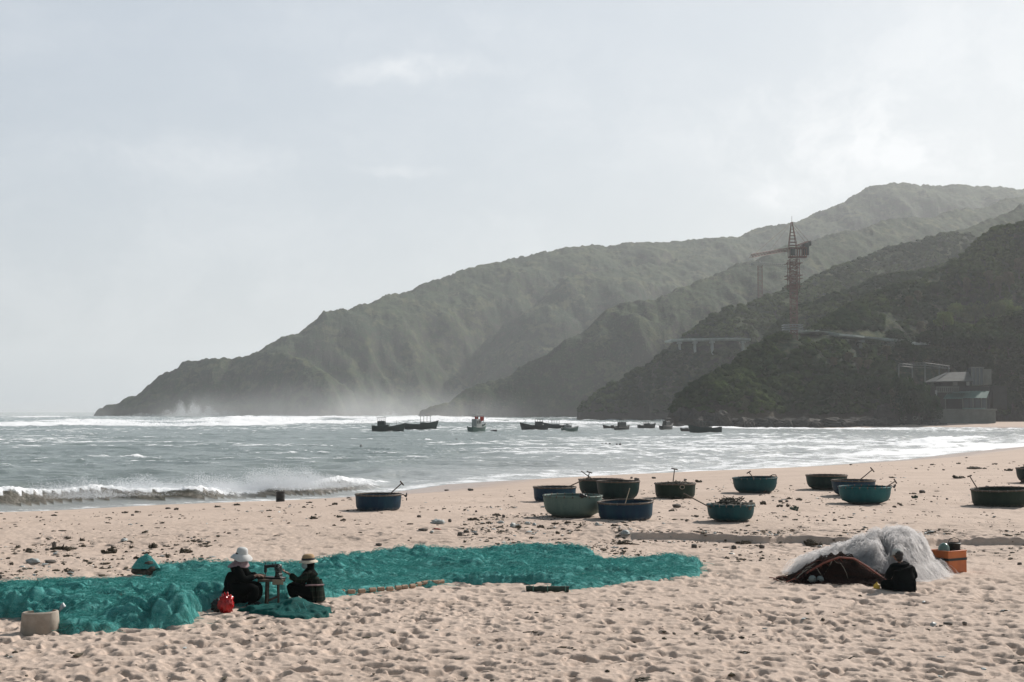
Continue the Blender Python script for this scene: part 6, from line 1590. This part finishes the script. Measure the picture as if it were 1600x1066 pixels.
for a in (('wood', 96, 860, 40, 12, 'forked driftwood log with seaweed, widest piece in the litter left of the nets'), ('weed', 107, 861, 22, 10, 'brown weed caught against the right end of the forked driftwood'), ('rock', 84, 857, 9, 14, 'dark stump standing upright at the left end of the forked driftwood'),
          ('weed', 128, 856, 12, 7), ('weed', 169, 866, 26, 12, 'blackest seaweed clump, right of the forked driftwood in the left-hand litter'), ('weed', 176, 857, 10, 6), ('weed', 238, 857, 18, 11, 'spiky dark weed heap behind the net bundle at the left'), ('bag', 50, 880, 26, 9, 'crumpled bluish white plastic lying left of the nets'), ('rock', 78, 881, 20, 8, 'weedy stone just right of the bluish white plastic'),
          ('weed', 42, 861, 14, 6), ('weed', 28, 856, 12, 5), ('weed', 12, 873, 10, 4), ('weed', 17, 882, 12, 5), ('weed', 107, 843, 16, 6), ('weed', 128, 846, 12, 7), ('bag', 193, 846, 16, 6), ('weed', 103, 870, 14, 5), ('weed', 205, 856, 14, 5), ('weed', 227, 866, 16, 5), ('wood', 213, 874, 14, 10), ('weed', 262, 871, 14, 8), ('weed', 290, 864, 28, 9), ('weed', 302, 879, 12, 5), ('weed', 318, 852, 14, 4), ('rock', 0, 903, 8, 7), ('weed', 80, 908, 14, 4), ('rock', 113, 908, 22, 5),
          ('weed', 226, 833, 12, 5), ('weed', 310, 836, 8, 3), ('weed', 253, 818, 10, 4), ('weed', 168, 818, 12, 3), ('weed', 214, 801, 12, 4), ('weed', 194, 802, 12, 4), ('rock', 262, 796, 10, 5), ('weed', 275, 797, 10, 5), ('weed', 370, 790, 18, 4), ('weed', 340, 793, 14, 4), ('rock', 207, 806, 6, 4), ('weed', 84, 806, 14, 3), ('weed', 420, 799, 12, 4), ('weed', 523, 789, 12, 5), ('weed', 490, 811, 16, 6), ('weed', 531, 809, 16, 5), ('weed', 536, 814, 12, 5), ('weed', 483, 786, 10, 3), ('weed', 475, 793, 9, 3), ('weed', 545, 779, 9, 3), ('weed', 522, 822, 9, 4), ('weed', 480, 823, 9, 3),
          ('rock', 592, 853, 11, 6, 'black stone alone on the smooth sand above the middle of the long net'), ('rock', 655, 809, 7, 6), ('bag', 684, 819, 26, 9, 'grey-white crumpled bag right of the lone blue boat, biggest pale scrap there'), ('rock', 703, 816, 7, 7), ('rock', 661, 830, 18, 6, 'long oval dark stone left of the red scrap in mid beach'), ('red', 683, 828, 14, 4, 'reddish plastic scrap beside the long oval dark stone'), ('bag', 675, 832, 10, 4), ('rock', 719, 838, 9, 9), ('rock', 729, 833, 10, 7), ('rock', 744, 836, 12, 5), ('rock', 735, 767, 11, 5, 'dark stone alone on the smooth sand near the water in mid beach'),
          ('rock', 744, 801, 6, 5), ('rock', 698, 767, 9, 3), ('weed', 731, 838, 8, 4), ('rock', 787, 809, 8, 7, 'small brown cube-like block left of the pale boat'), ('weed', 776, 806, 16, 5), ('bag', 801, 824, 14, 9), ('bag', 824, 819, 11, 5), ('bag', 835, 821, 10, 5), ('bag', 783, 818, 12, 5), ('weed', 810, 825, 12, 6), ('weed', 764, 818, 12, 4), ('weed', 735, 813, 14, 5), ('weed', 742, 812, 8, 5), ('weed', 727, 822, 11, 5), ('weed', 845, 824, 14, 5), ('weed', 866, 820, 14, 5), ('bag', 933, 821, 9, 6), ('weed', 872, 834, 12, 5), ('weed', 888, 818, 14, 5), ('weed', 905, 830, 10, 4), ('weed', 908, 822, 8, 4), ('weed', 830, 841, 10, 4), ('weed', 883, 844, 8, 4), ('weed', 835, 852, 22, 4), ('bag', 978, 836, 24, 9, 'white crumpled bag at the left end of the little sand step'), ('weed', 975, 851, 26, 8, 'dark weedy heap just this side of the white bag'), ('wood', 988, 851, 24, 5), ('weed', 975, 862, 12, 4), ('weed', 962, 822, 18, 4), ('bag', 985, 828, 10, 3),
          ('rock', 1058, 793, 16, 7, 'dark squarish stone left of the net-filled teal boat'), ('rock', 987, 748, 6, 4), ('rock', 995, 751, 9, 6), ('rock', 1022, 748, 7, 4), ('rock', 1071, 751, 6, 4), ('rock', 1074, 756, 9, 3), ('weed', 1092, 754, 16, 6), ('rock', 1085, 856, 14, 8, 'black stone left of a second one, just this side of the little step'), ('weed', 1094, 855, 8, 3), ('rock', 1147, 858, 12, 8), ('weed', 1163, 850, 26, 7, 'flat black clump below the middle of the little step'), ('rock', 1191, 857, 9, 8), ('weed', 1118, 853, 12, 4), ('weed', 1190, 864, 10, 4), ('weed', 1050, 799, 12, 4), ('weed', 1030, 802, 8, 3), ('weed', 1074, 814, 8, 4), ('weed', 1086, 807, 12, 3), ('rock', 1174, 785, 6, 5), ('weed', 1193, 788, 12, 7), ('rock', 1220, 785, 8, 5), ('rock', 1230, 785, 7, 5), ('weed', 1219, 792, 14, 5), ('weed', 1232, 792, 10, 6), ('green', 1242, 797, 20, 8, 'green weed clump on the sand left of the group of three boats'), ('weed', 1234, 780, 10, 4), ('weed', 1249, 782, 16, 5), ('weed', 1228, 809, 14, 4), ('weed', 1243, 813, 12, 3), ('rock', 1305, 814, 7, 4), ('weed', 1287, 815, 7, 4),
          ('green', 1430, 779, 12, 7, 'green scrap on the sand right of the bright teal boat'), ('rock', 1442, 771, 12, 7), ('weed', 1427, 772, 12, 3), ('rock', 1480, 781, 4, 4), ('weed', 1408, 790, 7, 5), ('weed', 1398, 793, 8, 4), ('weed', 1404, 788, 6, 4), ('weed', 1395, 747, 14, 3), ('weed', 1497, 748, 24, 7, 'long low seaweed drift above the wide olive boat\'s paddle'), ('weed', 1505, 747, 12, 4), ('weed', 1527, 733, 34, 5, 'thin dark seaweed drift nearest the water at the right'), ('weed', 1458, 727, 10, 3), ('weed', 1510, 716, 5, 2), ('weed', 1498, 725, 8, 3), ('weed', 1577, 736, 14, 5), ('weed', 1555, 726, 12, 3), ('weed', 1432, 733, 7, 3), ('weed', 1475, 735, 6, 3), ('rock', 1543, 761, 7, 3), ('weed', 1330, 727, 8, 3),
          ('weed', 1272, 853, 30, 12, 'brown tuft of weed growing out of the little sand step'), ('weed', 1262, 850, 14, 9), ('bag', 1459, 980, 16, 10, 'grey-green lump at the left of a pair in the right foreground'), ('weed', 1470, 981, 14, 6), ('rock', 1482, 977, 16, 7, 'mottled stone at the right of a pair in the right foreground'), ('rock', 1508, 976, 7, 7), ('bag', 1572, 955, 16, 3), ('wood', 832, 989, 30, 5, 'black twig lying alone on the trodden sand in the central foreground'), ('weed', 1010, 1064, 40, 6, 'thin dark seaweed strand at the bottom edge, centre'), ('weed', 1164, 1020, 20, 4), ('rock', 1594, 883, 8, 6)):
    kind, px, py, w, h = a[:5]; lab = a[5] if len(a) > 5 else None
    litter(kind, px, py, w, h, lab, k=(px * 7 + py) % (3 if kind == 'weed' else 2), yaw=(0 if lab and w > 24 else (px * 1.3) % 3.1 - 1.5))
for (nm, zn), L in LITTER.items():
    for r_, (px, o) in enumerate(sorted(L, key=lambda q: q[0])):
        o['label'] = nm + (', ' + ORD[r_] + ' from the left ' if len(L) > 1 else ' ') + zn
        if len(L) > 1: o['group'] = nm + 's ' + zn
def fine_litter():
    rng = np.random.default_rng(15)
    ZL = [(0, 345, 842, 905, 900), (345, 800, 800, 850, 120), (720, 1010, 800, 870, 1500), (1000, 1330, 770, 850, 700), (1330, 1640, 720, 850, 600), (780, 1300, 745, 800, 350), (400, 800, 765, 810, 160), (0, 600, 795, 842, 300), (0, 1600, 930, 1066, 260), (1100, 1600, 850, 880, 350), (950, 1640, 838, 848, 500)]
    Cs = []
    for (x0, x1, y0, y1, n) in ZL:
        px = rng.uniform(x0, x1, n * 2); py = rng.uniform(y0, y1, n * 2); cl = vn(px / 60, py / 14, 401) + .4 * vn(px / 15, py / 5, 402); ok = cl > -.1
        for a, b in zip(px[ok][:n], py[ok][:n]): q = at_z(a, b, 0.0); Cs.append((q.x, q.y))
    C = np.array(Cs); z = ground(C[:, 0], C[:, 1]); ok = z > SEA + .1; C = C[ok]; z = z[ok]; n = len(C)
    bm = bmesh.new(); bmesh.ops.create_icosphere(bm, subdivisions=1, radius=1); base = np.array([v.co[:] for v in bm.verts]); fs = np.array([[v.index for v in f.verts] for f in bm.faces]); bm.free()
    s = .008 + .040 * rng.random(n) ** 3.5; st = rng.uniform(1, 3.0, n); V = base[None] * (1 + rng.uniform(-.4, .4, (n, len(base), 1))); V = V * np.stack([s * st, s, s * .6], -1)[:, None, :]
    a = rng.uniform(0, 3.14, n); c, d = np.cos(a)[:, None], np.sin(a)[:, None]; V = np.stack([V[..., 0] * c - V[..., 1] * d, V[..., 0] * d + V[..., 1] * c, V[..., 2]], -1) + np.stack([C[:, 0], C[:, 1], z + .008], -1)[:, None, :]
    pale = rng.random(n) < .13
    for nm, msk, mt in (('beach_litter', ~pale, 'weed'), ('shell_fragments', pale, 'plastic_pale')):
        v = V[msk]; k = len(v); Fq = fs[None] + (np.arange(k) * len(base))[:, None, None]; tag(np_mesh(nm, v.reshape(-1, 3), Fq.reshape(-1, 3), MAT[mt], False), kind='stuff')
fine_litter()
HAZE_D, HAZE_C, HAZE_G = 0.000135, (0.90, 0.94, 0.97), 0.35
# ------------------------------------------------------------------ haze: one closed box of even air
def volume(name, density, col, aniso, mesh_obj=None):
    m = bpy.data.materials.new(name); m.use_nodes = True; g = NT(m.node_tree)
    v = g.n('ShaderNodeVolumePrincipled', ins={'Color': (*col, 1), 'Density': density, 'Anisotropy': aniso})
    o = g.n('ShaderNodeOutputMaterial'); g.l(v.outputs[0], o.inputs['Volume']); return m
b = MB(); b.box((0, 4400, 205), (14000, 12400, 520))
hz_o = b.build('haze', volume('haze_air', HAZE_D, HAZE_C, HAZE_G), smooth=False); tag(hz_o, kind='stuff')

# spray drifting off the surf at the foot of the headland: low banks of denser air that thin out to nothing at their edges
def mist(px, d, rx, ry, rz_, dens):
    m = bpy.data.materials.new('mist_air'); m.use_nodes = True; g = NT(m.node_tree); tc = g.n('ShaderNodeTexCoord').outputs['Object']
    q = g.n('ShaderNodeVectorMath', operation='MULTIPLY', ins={0: tc, 1: (1 / rx, 1 / ry, 1 / rz_)}).outputs[0]
    r = g.n('ShaderNodeVectorMath', operation='LENGTH', ins={0: q}).outputs['Value']
    k = g.math('MULTIPLY', g.math('POWER', g.ramp(r, 1.0, .0, smooth=False), 2.2), g.ramp(g.noise(.03, 3, .6, tc), .35, .65, .35, 1.3))
    v = g.n('ShaderNodeVolumePrincipled', ins={'Color': (.93, .95, .97, 1), 'Density': g.math('MULTIPLY', k, dens), 'Anisotropy': .35})
    o = g.n('ShaderNodeOutputMaterial'); g.l(v.outputs[0], o.inputs['Volume'])
    mb = MB(); mb.blob((0, 0, 0), (rx, ry, rz_), 24, 14); o = mb.build('sea_mist', m); o.location = ((px - 800) / F * d, d, SEA + .5); tag(o, kind='stuff')
mist(540, 1290, 190, 130, 44, .009)
mist(310, 1350, 90, 80, 34, .010)
mist(690, 1090, 120, 90, 26, .006)
mist(40, 1500, 280, 160, 22, .008)
